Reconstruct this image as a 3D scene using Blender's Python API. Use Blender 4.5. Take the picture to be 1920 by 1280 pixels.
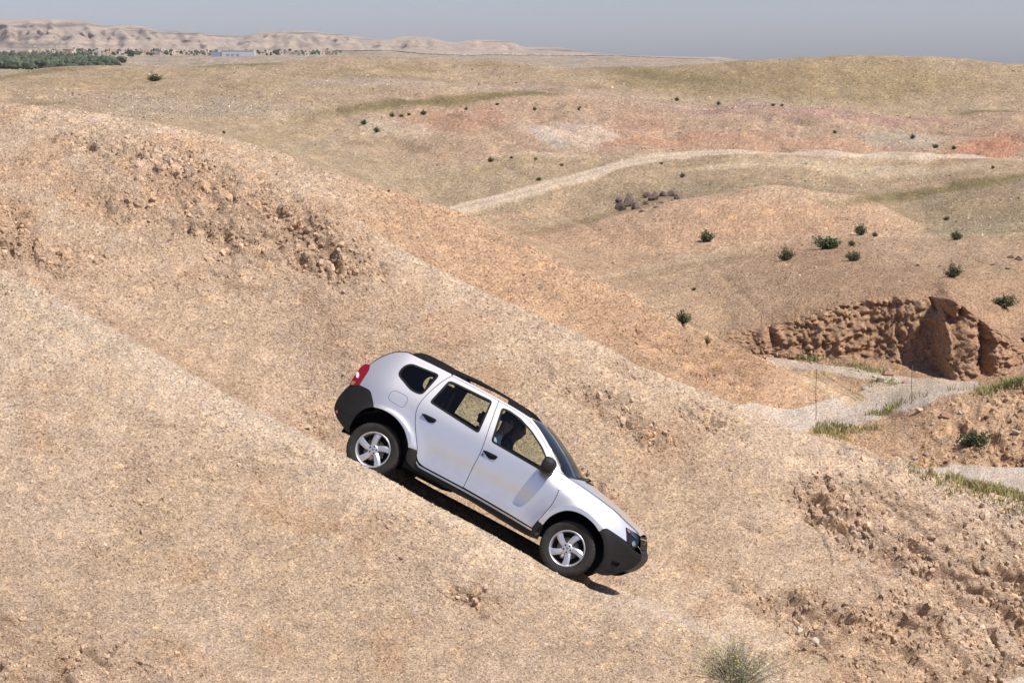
import bpy, bmesh, math, random
import numpy as np
from mathutils import Vector, Matrix, Euler
from mathutils.geometry import delaunay_2d_cdt

for o in list(bpy.data.objects):
    bpy.data.objects.remove(o, do_unlink=True)
scene = bpy.context.scene
COL = scene.collection

# ---------------------------------------------------------------- camera
FPX = 3900.0                       # focal length in pixels of a 1920 wide frame
CX, CY, HORIZON = 960.0, 640.0, 122.0
PITCH = math.atan((CY - HORIZON) / FPX)
CAMZ = 8.1                         # the gravel of the wadi is z = 0
cam_d = bpy.data.cameras.new('camera')
cam = bpy.data.objects.new('camera', cam_d)
COL.objects.link(cam)
cam_d.sensor_width = 36.0
cam_d.lens = 36.0 * FPX / 1920.0
cam_d.clip_start = 0.5
cam_d.clip_end = 40000.0
cam.location = (0, 0, CAMZ)
cam.rotation_euler = (math.pi / 2 - PITCH, 0, 0)
scene.camera = cam

# ---------------------------------------------------------------- light
SUN_TRAVEL = Vector((-0.54, 0.30, -0.78)).normalized()
to_sun = -SUN_TRAVEL
elev = math.asin(to_sun.z)
azim = math.atan2(to_sun.x, to_sun.y)
world = bpy.data.worlds.new("World")
scene.world = world
world.use_nodes = True
wn = world.node_tree.nodes
wl = world.node_tree.links
wn.clear()
wout = wn.new('ShaderNodeOutputWorld')
wbg = wn.new('ShaderNodeBackground')
wsky = wn.new('ShaderNodeTexSky')
wsky.sky_type = 'NISHITA'
wsky.sun_disc = False
wsky.sun_elevation = elev
wsky.sun_rotation = azim
wsky.altitude = 500
wsky.air_density = 1.0
wsky.dust_density = 1.2
wsky.ozone_density = 1.5
whs = wn.new('ShaderNodeHueSaturation')
whs.inputs['Saturation'].default_value = 0.75
wmul = wn.new('ShaderNodeMix')
wmul.data_type = 'RGBA'
wmul.blend_type = 'MULTIPLY'
wmul.inputs[0].default_value = 1.0
wmul.inputs[7].default_value = (0.70, 0.72, 0.93, 1)
wl.new(wsky.outputs[0], whs.inputs['Color'])
wl.new(whs.outputs[0], wmul.inputs[6])
wl.new(wmul.outputs[2], wbg.inputs['Color'])
wl.new(wbg.outputs[0], wout.inputs['Surface'])
wbg.inputs['Strength'].default_value = 0.10
sun_d = bpy.data.lights.new('sun', 'SUN')
sun_d.energy = 4.6
sun_d.angle = math.radians(0.53)
sun_d.color = (1.0, 0.95, 0.87)
sun = bpy.data.objects.new('sun', sun_d)
COL.objects.link(sun)
sun.rotation_euler = SUN_TRAVEL.to_track_quat('-Z', 'Y').to_euler()
sun.location = (20, -8, 40)
scene.view_settings.view_transform = 'Standard'
scene.view_settings.look = 'None'
scene.view_settings.exposure = 0.38
scene.view_settings.gamma = 1.0
scene.view_settings.use_curve_mapping = False

# ---------------------------------------------------------------- helpers
random.seed(7)
RNG = np.random.default_rng(11)


def tag(o, label=None, cat=None, group=None, kind=None):
    if label: o['label'] = label
    if cat: o['category'] = cat
    if group: o['group'] = group
    if kind: o['kind'] = kind
    return o


def link(name, me, mat=None, parent=None):
    o = bpy.data.objects.new(name, me)
    COL.objects.link(o)
    if mat is not None and me is not None and len(me.materials) == 0:
        me.materials.append(mat)
    if parent is not None:
        o.parent = parent
    return o


def mesh_from(name, verts, faces, smooth=True):
    me = bpy.data.meshes.new(name)
    me.from_pydata([tuple(v) for v in verts], [], [tuple(f) for f in faces])
    if smooth:
        me.polygons.foreach_set('use_smooth', [True] * len(me.polygons))
    me.update()
    return me


def mesh_np(name, V, F, smooth=True):
    """V (n,3) float array, F (m,3|4) int array"""
    me = bpy.data.meshes.new(name)
    V = np.asarray(V, dtype=np.float32)
    F = np.asarray(F, dtype=np.int32)
    k = F.shape[1]
    me.vertices.add(len(V))
    me.vertices.foreach_set('co', V.ravel())
    me.loops.add(F.size)
    me.loops.foreach_set('vertex_index', F.ravel())
    me.polygons.add(len(F))
    me.polygons.foreach_set('loop_start', np.arange(0, F.size, k, dtype=np.int32))
    me.polygons.foreach_set('loop_total', np.full(len(F), k, dtype=np.int32))
    me.polygons.foreach_set('use_smooth', np.full(len(F), smooth, dtype=bool))
    me.update(calc_edges=True)
    me.validate()
    return me


def empty(name, loc=(0, 0, 0), parent=None):
    o = bpy.data.objects.new(name, None)
    o.empty_display_size = 0.2
    COL.objects.link(o)
    o.location = loc
    if parent is not None:
        o.parent = parent
    return o


def copy_tree(o, parent=None):
    c = o.copy()
    COL.objects.link(c)
    c.parent = parent
    for ch in o.children:
        copy_tree(ch, c)
    return c


def principled(name, color, rough=0.6, metal=0.0, **kw):
    m = bpy.data.materials.new(name)
    m.use_nodes = True
    b = m.node_tree.nodes['Principled BSDF']
    b.inputs['Base Color'].default_value = (*color, 1)
    b.inputs['Roughness'].default_value = rough
    b.inputs['Metallic'].default_value = metal
    for k, v in kw.items():
        b.inputs[k].default_value = v
    return m


def add_variation(m, scale=8.0, amount=0.25, bump=0.0, bump_scale=None, detail=4.0):
    """noise on colour (multiplied) and a little bump, in object space"""
    nt = m.node_tree
    b = nt.nodes['Principled BSDF']
    col = tuple(b.inputs['Base Color'].default_value)
    tc = nt.nodes.new('ShaderNodeTexCoord')
    n = nt.nodes.new('ShaderNodeTexNoise')
    n.inputs['Scale'].default_value = scale
    n.inputs['Detail'].default_value = detail
    nt.links.new(tc.outputs['Object'], n.inputs['Vector'])
    mr = nt.nodes.new('ShaderNodeMapRange')
    mr.inputs['From Min'].default_value = 0.3
    mr.inputs['From Max'].default_value = 0.7
    mr.inputs['To Min'].default_value = 1 - amount
    mr.inputs['To Max'].default_value = 1 + amount
    nt.links.new(n.outputs['Fac'], mr.inputs['Value'])
    mx = nt.nodes.new('ShaderNodeMix')
    mx.data_type = 'RGBA'
    mx.blend_type = 'MULTIPLY'
    mx.inputs[0].default_value = 1.0
    mx.inputs[6].default_value = col
    nt.links.new(mr.outputs[0], mx.inputs[7])
    nt.links.new(mx.outputs[2], b.inputs['Base Color'])
    if bump:
        n2 = nt.nodes.new('ShaderNodeTexNoise')
        n2.inputs['Scale'].default_value = bump_scale or scale * 3
        n2.inputs['Detail'].default_value = 5
        nt.links.new(tc.outputs['Object'], n2.inputs['Vector'])
        bp = nt.nodes.new('ShaderNodeBump')
        bp.inputs['Strength'].default_value = 0.6
        bp.inputs['Distance'].default_value = bump
        nt.links.new(n2.outputs['Fac'], bp.inputs['Height'])
        nt.links.new(bp.outputs[0], b.inputs['Normal'])
    return m


# ---- numpy noise
def _hash(ix, iy, seed):
    h = (ix.astype(np.int64) * 374761393 + iy.astype(np.int64) * 668265263 + seed * 974711) & 0xFFFFFFFF
    h = ((h ^ (h >> 13)) * 1274126177) & 0xFFFFFFFF
    h = ((h ^ (h >> 16)) * 2246822519) & 0xFFFFFFFF
    h = h ^ (h >> 15)
    return (h & 0xFFFFFF).astype(np.float64) / float(0x1000000)


def vnoise(x, y, seed=0):
    ix = np.floor(x); iy = np.floor(y)
    fx = x - ix; fy = y - iy
    fx = fx * fx * fx * (fx * (fx * 6 - 15) + 10)
    fy = fy * fy * fy * (fy * (fy * 6 - 15) + 10)
    a = _hash(ix, iy, seed); b = _hash(ix + 1, iy, seed)
    c = _hash(ix, iy + 1, seed); d = _hash(ix + 1, iy + 1, seed)
    return ((a + (b - a) * fx) * (1 - fy) + (c + (d - c) * fx) * fy) * 2 - 1


def fbm(x, y, octv=4, seed=0, gain=0.5):
    s = 0; a = 1.0; t = 0
    for i in range(octv):
        ca, sa = math.cos(0.7 * i + 0.3), math.sin(0.7 * i + 0.3)
        s = s + a * vnoise((x * ca - y * sa) * 2 ** i, (x * sa + y * ca) * 2 ** i, seed + 17 * i)
        t += a
        a *= gain
    return s / t


def cells(x, y, seed=0, rmin=0.25, rmax=0.62, dens=0.8):
    """jittered pebbles: dome height 0..1 and id 0..1 of the winning pebble"""
    ix = np.floor(x); iy = np.floor(y)
    best = np.zeros_like(x); bid = np.full_like(x, 0.5)
    for dx in (-1, 0, 1):
        for dy in (-1, 0, 1):
            cx = ix + dx; cy = iy + dy
            jx = cx + _hash(cx, cy, seed); jy = cy + _hash(cx, cy, seed + 5)
            r = rmin + (rmax - rmin) * _hash(cx, cy, seed + 9) ** 2
            on = _hash(cx, cy, seed + 13) < dens
            ang = _hash(cx, cy, seed + 21) * 6.283
            ca, sa = np.cos(ang), np.sin(ang)
            ex = (x - jx) * ca + (y - jy) * sa
            ey = (-(x - jx) * sa + (y - jy) * ca) * 1.5
            q = 1 - (ex * ex + ey * ey) / (r * r)
            hgt = np.where(on & (q > 0), np.sqrt(np.maximum(q, 0)) * r / rmax, 0)
            win = hgt > best
            best = np.where(win, hgt, best)
            bid = np.where(win, _hash(cx, cy, seed + 31), bid)
    return best, bid


def smooth01(x, a, b):
    t = np.clip((x - a) / (b - a), 0, 1)
    return t * t * (3 - 2 * t)


def pchip_slopes(x, y):
    """x,y arrays (K, ...) along axis 0"""
    h = np.diff(x, axis=0)
    d = np.diff(y, axis=0) / h
    m = np.zeros_like(y)
    w1 = 2 * h[1:] + h[:-1]
    w2 = h[1:] + 2 * h[:-1]
    same = (d[:-1] * d[1:]) > 0
    with np.errstate(divide='ignore', invalid='ignore'):
        hm = (w1 + w2) / (w1 / d[:-1] + w2 / d[1:])
    m[1:-1] = np.where(same, hm, 0)
    m[0] = d[0]
    m[-1] = d[-1]
    return m


def hermite(t, h, y0, y1, m0, m1):
    t2 = t * t; t3 = t2 * t
    return ((2 * t3 - 3 * t2 + 1) * y0 + (t3 - 2 * t2 + t) * h * m0
            + (-2 * t3 + 3 * t2) * y1 + (t3 - t2) * h * m1)


def pchip(xk, yk, x):
    xk = np.asarray(xk, float); yk = np.asarray(yk, float)
    m = pchip_slopes(xk, yk)
    i = np.clip(np.searchsorted(xk, x) - 1, 0, len(xk) - 2)
    h = xk[i + 1] - xk[i]
    return hermite((x - xk[i]) / h, h, yk[i], yk[i + 1], m[i], m[i + 1])


def unproject(px, py, Y):
    ang = PITCH + np.arctan((py - CY) / FPX)
    Z = -Y * np.tan(ang)
    dep = Y * math.cos(PITCH) - Z * math.sin(PITCH)
    return (px - CX) / FPX * dep, Y, Z + CAMZ


def project(X, Y, Z):
    z = Z - CAMZ
    dep = Y * math.cos(PITCH) - z * math.sin(PITCH)
    up = Y * math.sin(PITCH) + z * math.cos(PITCH)
    return CX + FPX * X / dep, CY - FPX * up / dep

# ================================================================ terrain
# The land is one height field.  Each curve below runs across the valley (left to
# right) and is a crest, a foot or a break of slope: bearing, elevation, distance in m.
CURVES = [
 ('under', [(-300, 3600, 5), (900, 3600, 6.5), (2250, 3600, 8)]),
 ('near', [(-300, 1500, 16), (0, 1480, 17.5), (500, 1450, 20.3), (900, 1450, 21.3), (1300, 1450, 22.3), (1600, 1480, 23.5), (1920, 1560, 25), (2250, 1600, 26)]),
 ('crestA', [(-300, 380, 24.7), (0, 512, 24.7), (120, 570, 24.7), (300, 663, 24.7), (450, 748, 24.75), (560, 803, 25.03), (640, 849, 25.06), (730, 900, 24.95), (814, 949, 24.86), (898, 992, 24.76), (1005, 1049, 24.64), (1060, 1079, 24.57), (1100, 1098, 24.53), (1180, 1122, 24.43), (1300, 1168, 25.3), (1400, 1218, 25.6), (1500, 1262, 26.2), (1620, 1300, 27), (1800, 1330, 28), (1920, 1330, 28.6), (2250, 1340, 29.5)]),
 ('wheelR', [(-300, 388, 25.6), (0, 520, 25.6), (120, 578, 25.6), (300, 671, 25.6), (450, 756, 25.6), (560, 815, 25.51), (673, 889, 25.34), (856, 981, 25.13), (1039, 1073, 24.92), (1100, 1100, 24.85), (1180, 1118, 24.75), (1300, 1160, 26), (1400, 1205, 26.3), (1500, 1246, 26.8), (1620, 1284, 27.5), (1800, 1308, 28.5), (1920, 1308, 29.1), (2250, 1310, 30)]),
 ('hump', [(-300, 384, 26.1), (0, 514, 26.1), (120, 572, 26.1), (300, 666, 26.1), (450, 752, 26.2), (560, 812, 26.2), (630, 852, 26.2), (690, 862, 26.15), (730, 872, 26.1), (814, 916, 26.0), (898, 960, 25.9), (1005, 1018, 25.78), (1060, 1050, 25.7), (1110, 1084, 25.7),
             (1180, 1110, 26.2), (1300, 1146, 26.5), (1400, 1186, 26.7), (1500, 1226, 27.1), (1620, 1264, 27.7), (1800, 1293, 28.7), (1920, 1297, 29.3), (2250, 1298, 30.3)]),
 ('wheelL', [(-300, 380, 26.6), (0, 508, 26.6), (120, 566, 26.6), (300, 660, 26.6), (450, 748, 26.8), (560, 810, 27.08), (640, 866, 26.98), (720, 902, 26.88), (890, 978, 26.69), (1060, 1066, 26.49), (1120, 1088, 26.42), (1180, 1098, 26.35), (1300, 1130, 27.1), (1400, 1165, 27.2), (1500, 1205, 27.5), (1620, 1244, 28), (1800, 1278, 29), (1920, 1285, 29.6), (2250, 1285, 30.6)]),
 ('footB', [(-300, 362, 27.2), (0, 488, 27.2), (120, 545, 27.2), (300, 636, 27.3), (450, 716, 27.6), (560, 772, 27.81), (640, 818, 27.63), (730, 856, 27.52), (898, 940, 27.33), (1060, 1030, 27.14), (1140, 1062, 27.05), (1300, 1080, 28), (1400, 1100, 28), (1500, 1135, 28.2), (1620, 1180, 28.7), (1800, 1230, 29.6), (1860, 1250, 29.9), (1920, 1262, 30.1), (2250, 1270, 31.2)]),
 ('crestB', [(-300, 285, 31), (0, 300, 31), (300, 316, 31.2), (500, 345, 31.2), (620, 388, 31), (700, 437, 31), (760, 470, 31), (850, 520, 31), (960, 572, 31), (1050, 612, 31), (1200, 682, 31.2),
             (1340, 737, 31.5), (1500, 803, 32), (1620, 858, 32.4), (1760, 912, 32.7), (1920, 972, 33), (2250, 1080, 33.5)]),
 ('lowWashNear', [(-300, 262, 32.4), (0, 275, 32.4), (300, 292, 32.5), (400, 306, 32.6), (500, 330, 32.8), (620, 382, 32.8), (700, 446, 33), (960, 606, 34), (1200, 745, 36.5), (1340, 800, 40), (1440, 806, 44.5), (1530, 806, 46.4), (1600, 826, 45), (1700, 882, 42), (1750, 905, 41), (1850, 919, 40.6), (1920, 926, 40.4), (2250, 940, 40)]),
 ('lowWashFar', [(-300, 240, 33.6), (0, 250, 33.6), (300, 268, 33.7), (400, 286, 33.8), (500, 312, 34), (620, 360, 34.2), (700, 424, 34.4), (960, 575, 36), (1200, 712, 39.5), (1340, 756, 44), (1440, 769, 48.3), (1530, 780, 48.6), (1600, 800, 47), (1650, 815, 45.8), (1700, 846, 44.2), (1750, 868, 43.6), (1850, 869, 43.6), (1920, 869, 43.8), (2250, 880, 43.5)]),
 ('bankD', [(-300, 222, 34.8), (0, 228, 34.8), (300, 250, 34.9), (400, 267, 35), (500, 297, 35.1), (620, 342, 35.3), (700, 390, 35.8), (960, 510, 37.5), (1200, 640, 41), (1340, 706, 45.5), (1440, 730, 49.4), (1530, 752, 50), (1600, 778, 48.6), (1650, 790, 47), (1700, 806, 45.6), (1750, 830, 44.4), (1800, 838, 44.3), (1850, 836, 44.3), (1920, 826, 44.6), (2250, 830, 44.6)]),
 ('crestC', [(-300, 185, 37), (0, 197, 37), (200, 214, 37), (400, 247, 37), (520, 280, 37), (620, 322, 37), (700, 350, 37.3), (840, 388, 38.5), (960, 440, 39.5), (1080, 508, 41), (1200, 563, 43),
             (1290, 606, 45), (1400, 655, 48), (1450, 676, 51), (1500, 702, 52), (1560, 730, 51.6), (1620, 764, 49.6), (1660, 771, 48.6), (1700, 757, 48), (1760, 742, 47.8), (1850, 733, 47.5), (1920, 718, 47.5), (2250, 690, 47.5)]),
 ('upperWash', [(-300, 300, 50), (0, 300, 50), (300, 330, 50), (600, 420, 50), (960, 560, 51), (1200, 660, 53), (1400, 684, 55.5), (1450, 680, 55.8), (1500, 690, 55.2), (1560, 692, 55.2), (1620, 706, 54.2), (1700, 722, 53), (1780, 719, 53.2), (1850, 724, 52.8), (1920, 722, 52.8), (2250, 715, 53)]),
 ('cliffFoot', [(-300, 270, 60), (0, 270, 60), (300, 290, 60), (600, 380, 60), (960, 490, 60), (1200, 600, 58.4), (1300, 632, 57.8), (1360, 650, 57.3), (1440, 665, 57), (1540, 668, 56.9), (1640, 675, 56.6), (1720, 684, 56.2), (1755, 690, 56.0), (1778, 710, 54.7), (1800, 714, 54.2), (1850, 712, 54.2), (1920, 696, 54.8), (2250, 680, 55.5)]),
 ('cliffTop', [(-300, 255, 66), (0, 255, 66), (300, 275, 66), (600, 360, 66), (960, 445, 64), (1100, 518, 61.5), (1200, 566, 60.3), (1300, 598, 59.2), (1360, 618, 58.4), (1440, 604, 58.0), (1500, 583, 58.0), (1600, 560, 58.1), (1700, 552, 57.7), (1752, 556, 57.3), (1778, 560, 55.9), (1800, 574, 55.5), (1850, 612, 55.4), (1920, 640, 56), (2250, 640, 57)]),
 ('slopeE', [(-300, 240, 80), (0, 240, 80), (300, 258, 80), (600, 338, 80), (860, 402, 78), (960, 432, 75), (1100, 484, 72), (1200, 515, 71), (1300, 522, 70), (1400, 512, 70), (1600, 496, 70), (1800, 496, 69), (1920, 506, 69), (2250, 520, 70)]),
 ('pathE', [(-300, 230, 95), (0, 228, 95), (300, 250, 95), (600, 325, 95), (860, 402, 90), (1000, 448, 84), (1100, 466, 83), (1250, 474, 83), (1400, 463, 85), (1550, 450, 86), (1700, 440, 87), (1920, 445, 87), (2250, 450, 87)]),
 ('moundF', [(-300, 220, 112), (0, 215, 112), (300, 242, 112), (600, 315, 110), (860, 396, 104), (980, 441, 94), (1100, 412, 99), (1200, 390, 102), (1290, 372, 104), (1400, 354, 105), (1480, 346, 106), (1560, 347, 106), (1640, 366, 105), (1740, 420, 99), (1800, 424, 98), (1920, 418, 99), (2250, 410, 100)]),
 ('backF', [(-300, 212, 130), (0, 206, 130), (300, 240, 126), (600, 308, 122), (860, 392, 114), (980, 418, 107), (1100, 404, 113), (1200, 386, 116), (1290, 376, 118), (1400, 366, 120), (1560, 360, 120), (1640, 362, 118), (1740, 388, 112), (1920, 378, 114), (2250, 370, 115)]),
 ('swale', [(-300, 200, 160), (0, 197, 160), (300, 228, 150), (600, 288, 145), (860, 374, 124), (1000, 352, 133), (1200, 342, 138), (1400, 336, 138), (1600, 346, 132), (1740, 350, 130), (1920, 334, 134), (2250, 330, 135)]),
 ('road', [(-300, 190, 200), (0, 188, 200), (300, 212, 190), (600, 258, 180), (860, 300, 168), (1000, 292, 172), (1200, 291, 174), (1400, 284, 176), (1600, 284, 176), (1800, 290, 174), (1920, 296, 172), (2250, 310, 168)]),
 ('bad1', [(-300, 182, 230), (0, 180, 230), (300, 195, 220), (600, 232, 205), (760, 258, 196), (860, 262, 192), (960, 276, 186), (1040, 268, 190), (1100, 262, 192), (1180, 272, 188), (1300, 262, 192), (1420, 252, 196), (1560, 262, 192), (1700, 268, 190), (1800, 272, 189), (1920, 262, 192), (2250, 270, 192)]),
 ('bad2', [(-300, 174, 250), (0, 172, 250), (300, 180, 245), (600, 212, 228), (760, 226, 220), (860, 224, 221), (960, 246, 208), (1040, 238, 212), (1100, 226, 219), (1180, 238, 212), (1300, 222, 222), (1420, 230, 216), (1560, 222, 222), (1700, 228, 217), (1800, 248, 207), (1920, 236, 214), (2250, 240, 214)]),
 ('purple', [(-300, 160, 300), (0, 158, 300), (200, 160, 300), (400, 158, 305), (600, 172, 290), (800, 160, 300), (1000, 176, 282), (1200, 192, 270), (1400, 202, 262), (1600, 208, 258), (1920, 213, 255), (2250, 218, 255)]),
 ('foldH', [(-300, 152, 350), (0, 148, 350), (200, 143, 360), (400, 140, 370), (600, 142, 365), (800, 142, 365), (1000, 158, 330), (1200, 178, 300), (1400, 190, 288), (1600, 196, 282), (1920, 206, 275), (2250, 212, 275)]),
 ('crestH', [(-300, 148, 500), (0, 134, 500), (130, 122, 510), (300, 112, 520), (420, 113, 520), (520, 112, 530), (640, 108, 540), (800, 106, 540), (900, 112, 520), (1000, 124, 490), (1060, 132, 470), (1150, 128, 455), (1300, 120, 450), (1380, 117, 450), (1500, 111, 450), (1650, 107, 450), (1800, 113, 440), (1920, 123, 430), (2250, 150, 420)]),
 ('backH', [(-300, 170, 800), (900, 165, 800), (2250, 185, 800)]),
 ('plain', [(-300, 128, 1300), (900, 130, 1300), (2250, 140, 1300)]),
 ('plainFar', [(-300, 97, 3300), (900, 98, 3300), (1300, 110, 3300), (1500, 119, 3300), (1920, 127, 3300), (2250, 130, 3300)]),
]
# fine columns where the land is in view, coarser ones out to both sides
cols = np.concatenate([np.linspace(-900, -70, 45)[:-1], np.linspace(-70, 1990, 850), np.linspace(1990, 2800, 45)[1:]])
NCOL = len(cols)
colc = np.clip(cols, -300, 2250)
KN = [c[0] for c in CURVES]
PYK = np.array([pchip([p[0] for p in c], [p[1] for p in c], colc) for _, c in CURVES])
LYK = np.array([pchip([p[0] for p in c], [math.log(p[2]) for p in c], colc) for _, c in CURVES])
for k in range(1, len(KN)):
    LYK[k] = np.maximum(LYK[k], LYK[k - 1] + 0.003)
MK = pchip_slopes(LYK, PYK)
NROW = {'under': 30, 'near': 380, 'plain': 30, 'backH': 12, 'crestH': 10}
seg_rows = []
for k in range(len(KN) - 1):
    if KN[k] in NROW:
        n = NROW[KN[k]]
    else:
        n = int(max(8, min(180, np.max(np.abs(PYK[k + 1] - PYK[k])[(cols > 0) & (cols < 1920)]) / 2.5)))
    seg_rows.append(n)
seg_rows[KN.index('footB')] = 190
seg_rows[KN.index('cliffFoot')] = 64
rk, rt = [], []
for k, n in enumerate(seg_rows):
    for j in range(n):
        rk.append(k); rt.append(j / n)
rk.append(len(KN) - 2); rt.append(1.0)
rk = np.array(rk); rt = np.array(rt)[:, None]
NR = len(rk)
H = LYK[rk + 1] - LYK[rk]
LY = LYK[rk] + rt * H
PY = hermite(rt, H, PYK[rk], PYK[rk + 1], MK[rk], MK[rk + 1])
PXG = np.broadcast_to(cols[None, :], PY.shape).copy()
YG = np.exp(LY)
S = (rk[:, None] + rt) * np.ones_like(PY)            # position between curves, curve index + fraction
XG, YG, ZG = unproject(PXG, PY, YG)
K = {n: i for i, n in enumerate(KN)}


def band(a, b, soft=0.15):
    """1 between curve a and curve b"""
    return smooth01(S, K[a] - soft, K[a] + soft) * (1 - smooth01(S, K[b] - soft, K[b] + soft))


def blob(cx, cy, rx, ry, ang=0.0, hard=0.5):
    """soft elliptical patch of ground around a bearing / elevation"""
    a = math.radians(ang)
    dx = PXG - cx; dy = PY - cy
    u = (dx * math.cos(a) + dy * math.sin(a)) / rx
    v = (-dx * math.sin(a) + dy * math.cos(a)) / ry
    u = u + 0.35 * NB1; v = v + 0.35 * NB2
    return 1 - smooth01(np.sqrt(u * u + v * v), hard, 1.25)


def polydist(pts):
    """distance in frame pixels to a polyline"""
    best = np.full(PY.shape, 1e9)
    for (x0, y0), (x1, y1) in zip(pts[:-1], pts[1:]):
        dx, dy = x1 - x0, y1 - y0
        t = np.clip(((PXG - x0) * dx + (PY - y0) * dy) / (dx * dx + dy * dy), 0, 1)
        best = np.minimum(best, np.hypot(PXG - x0 - t * dx, PY - y0 - t * dy))
    return best


def polytrack(pts):
    """signed offset from a track centre line relative to its half width (pts: px, py, half height)"""
    pts = np.array(pts, float)
    c = pchip(pts[:, 0], pts[:, 1], np.clip(PXG, pts[0, 0], pts[-1, 0]))
    w = pchip(pts[:, 0], pts[:, 2], np.clip(PXG, pts[0, 0], pts[-1, 0]))
    r = (PY - c) / w
    return np.where((PXG < pts[0, 0]) | (PXG > pts[-1, 0]), 9, r)


UYN = -PY * (60.0 / FPX) * 1.4 + 3.0 * np.log(YG)
NB1 = fbm(XG / YG * 60, UYN, 3, 3)
NB2 = fbm(XG / YG * 60 + 31, UYN + 7, 3, 5)
LOD = YG / 25.0                     # feature size grows with distance so that it stays visible
near = S < K['crestC'] + 0.02
UX = XG / LOD                        # the same place in distance-scaled units
UY = -PY * (25.0 / FPX) * 1.3 + 1.5 * np.log(YG)

# ---- masks of the land cover
car_zone = band('crestA', 'footB', 0.3) * smooth01(PXG, 600, 640) * (1 - smooth01(PXG, 1110, 1200))
wash = np.zeros_like(PY)
rwash = np.abs(polytrack([(1370, 766, 10), (1425, 778, 22), (1480, 783, 24), (1560, 775, 32), (1640, 750, 36), (1720, 734, 26), (1790, 724, 14), (1835, 722, 6)]))
wash = np.maximum(wash, (1 - smooth01(rwash + 0.25 * NB1, 0.85, 1.1)) * (S > K['lowWashNear'] - 0.3) * (S < K['cliffFoot'] - 0.05))
rw2 = np.abs(polytrack([(1435, 672, 7), (1500, 682, 7), (1580, 693, 8), (1660, 708, 12), (1740, 722, 12), (1800, 720, 7)]))
wash = np.maximum(wash, (1 - smooth01(rw2 + 0.3 * NB2, 0.8, 1.1)) * (S > K['crestC'] + 0.2) * (S < K['cliffFoot'] + 0.02))
rw3 = np.abs(polytrack([(1710, 884, 6), (1760, 887, 16), (1850, 893, 24), (1920, 900, 30), (2070, 912, 34)]))
wash = np.maximum(wash, (1 - smooth01(rw3 + 0.15 * NB1, 0.85, 1.05)) * (S > K['crestB'] + 0.3) * (S < K['bankD']))
wash = np.maximum(wash, smooth01(PXG, 1850, 1880) * smooth01(PY + 0.25 * (PXG - 1900) + 12 * NB1, 1262, 1272) * band('wheelR', 'footB', 0.4))
ramp = np.clip(1 - polydist([(1478, 668), (1535, 700), (1600, 742)]) / (26 + 6 * NB1), 0, 1) * (S < K['upperWash']) * (S > K['lowWashFar'])
ramp = smooth01(ramp, 0.1, 0.5)
road = np.abs(polytrack([(800, 408, 6), (860, 390, 11), (930, 374, 11), (1000, 356, 11), (1060, 339, 11), (1120, 321, 10), (1180, 306, 8), (1240, 295, 7), (1320, 287, 6), (1450, 284, 5), (1600, 286, 5), (1750, 290, 5), (1920, 296, 5), (2070, 304, 6)]))
road_r = road
road = (1 - smooth01(road + 0.25 * NB1, 0.75, 1.15)) * (S > K['moundF'] + 0.4) * (S < K['bad1'])
path = np.abs(polytrack([(1120, 520, 4), (1250, 490, 6), (1350, 474, 9), (1450, 462, 10), (1540, 446, 8), (1620, 436, 5), (1760, 440, 4), (1920, 442, 3), (2070, 444, 3)]))
path = (1 - smooth01(path + 0.5 * NB1, 0.5, 1.3)) * band('cliffTop', 'moundF', 0.2)
cliff = band('cliffFoot', 'cliffTop', 0.2) * smooth01(PXG, 1330, 1400)
rough = np.zeros_like(PY)
for args in [(410, 355, 130, 38, 14), (330, 300, 170, 30, 12), (480, 340, 40, 16, 20), (380, 415, 170, 50, 16), (490, 385, 110, 20, 16), (30, 415, 50, 26, 20), (60, 470, 150, 32, 20), (130, 265, 60, 16, 5), (240, 390, 140, 34, 12),
             (590, 460, 120, 40, 30), (60, 1230, 210, 70, 8), (250, 1240, 160, 40, 10), (860, 1110, 60, 10, 10),
             (1180, 780, 190, 34, 30), (1330, 780, 90, 24, 28), (1110, 745, 60, 22, 30), (1110, 900, 60, 18, 30), (1560, 945, 90, 40, 35), (1600, 990, 120, 34, 42), (1740, 1050, 130, 40, 35), (1860, 1045, 130, 48, 25),
             (1690, 1130, 80, 34, 25), (1500, 1160, 90, 44, 25), (1620, 1190, 130, 50, 20), (1430, 1130, 60, 24, 30), (1840, 1210, 110, 60, 20), (1600, 1255, 130, 30, 10), (1220, 635, 130, 18, 14), (1330, 700, 90, 20, 20), (610, 790, 50, 22, 30), (1180, 690, 60, 16, 20)]:
    rough = np.maximum(rough, (1.25 if args[0] > 1380 or args[1] > 1200 else 0.75) * blob(args[0], args[1], args[2] * 1.25, args[3] * 1.4, ang=args[4], hard=0.0) * near)
rough = np.maximum(rough, 0.75 * smooth01(PXG + 0.6 * PY, 2140, 2420) * near)
rough *= (1 - wash) * (1 - car_zone)
patch = fbm(UX / 1.6 + 7, UY / 0.9, 4, 19)
rough = rough * (0.95 + 0.75 * patch) + 0.30 * near * smooth01(patch + 0.3 * NB1, 0.15, 0.6)
rough = np.clip(rough * (1 - wash) * (1 - car_zone), 0, 1)

# ---- relief
Xr = XG; Yr = YG * 1.0
dz = np.zeros_like(PY)
calm = (1 - 0.85 * wash) * (1 - 0.95 * road)
sl = XG * 0.83 + YG * 0.55       # across the fall line of the near slopes
sp = -XG * 0.55 + YG * 0.83
soft = (1 - car_zone)
crest_keep = 1.0
dz += soft * calm * 0.10 * LOD ** 0.9 * fbm(UX / 3.2, UY / 3.2, 3, 21) * np.where(YG < 700, 1, 0.4)
far_w = smooth01(YG, 55, 110)
dz += far_w * calm * 0.010 * YG ** 0.85 * 0.7 * fbm(UX / 1.5, UY / 1.8, 4, 41)
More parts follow.
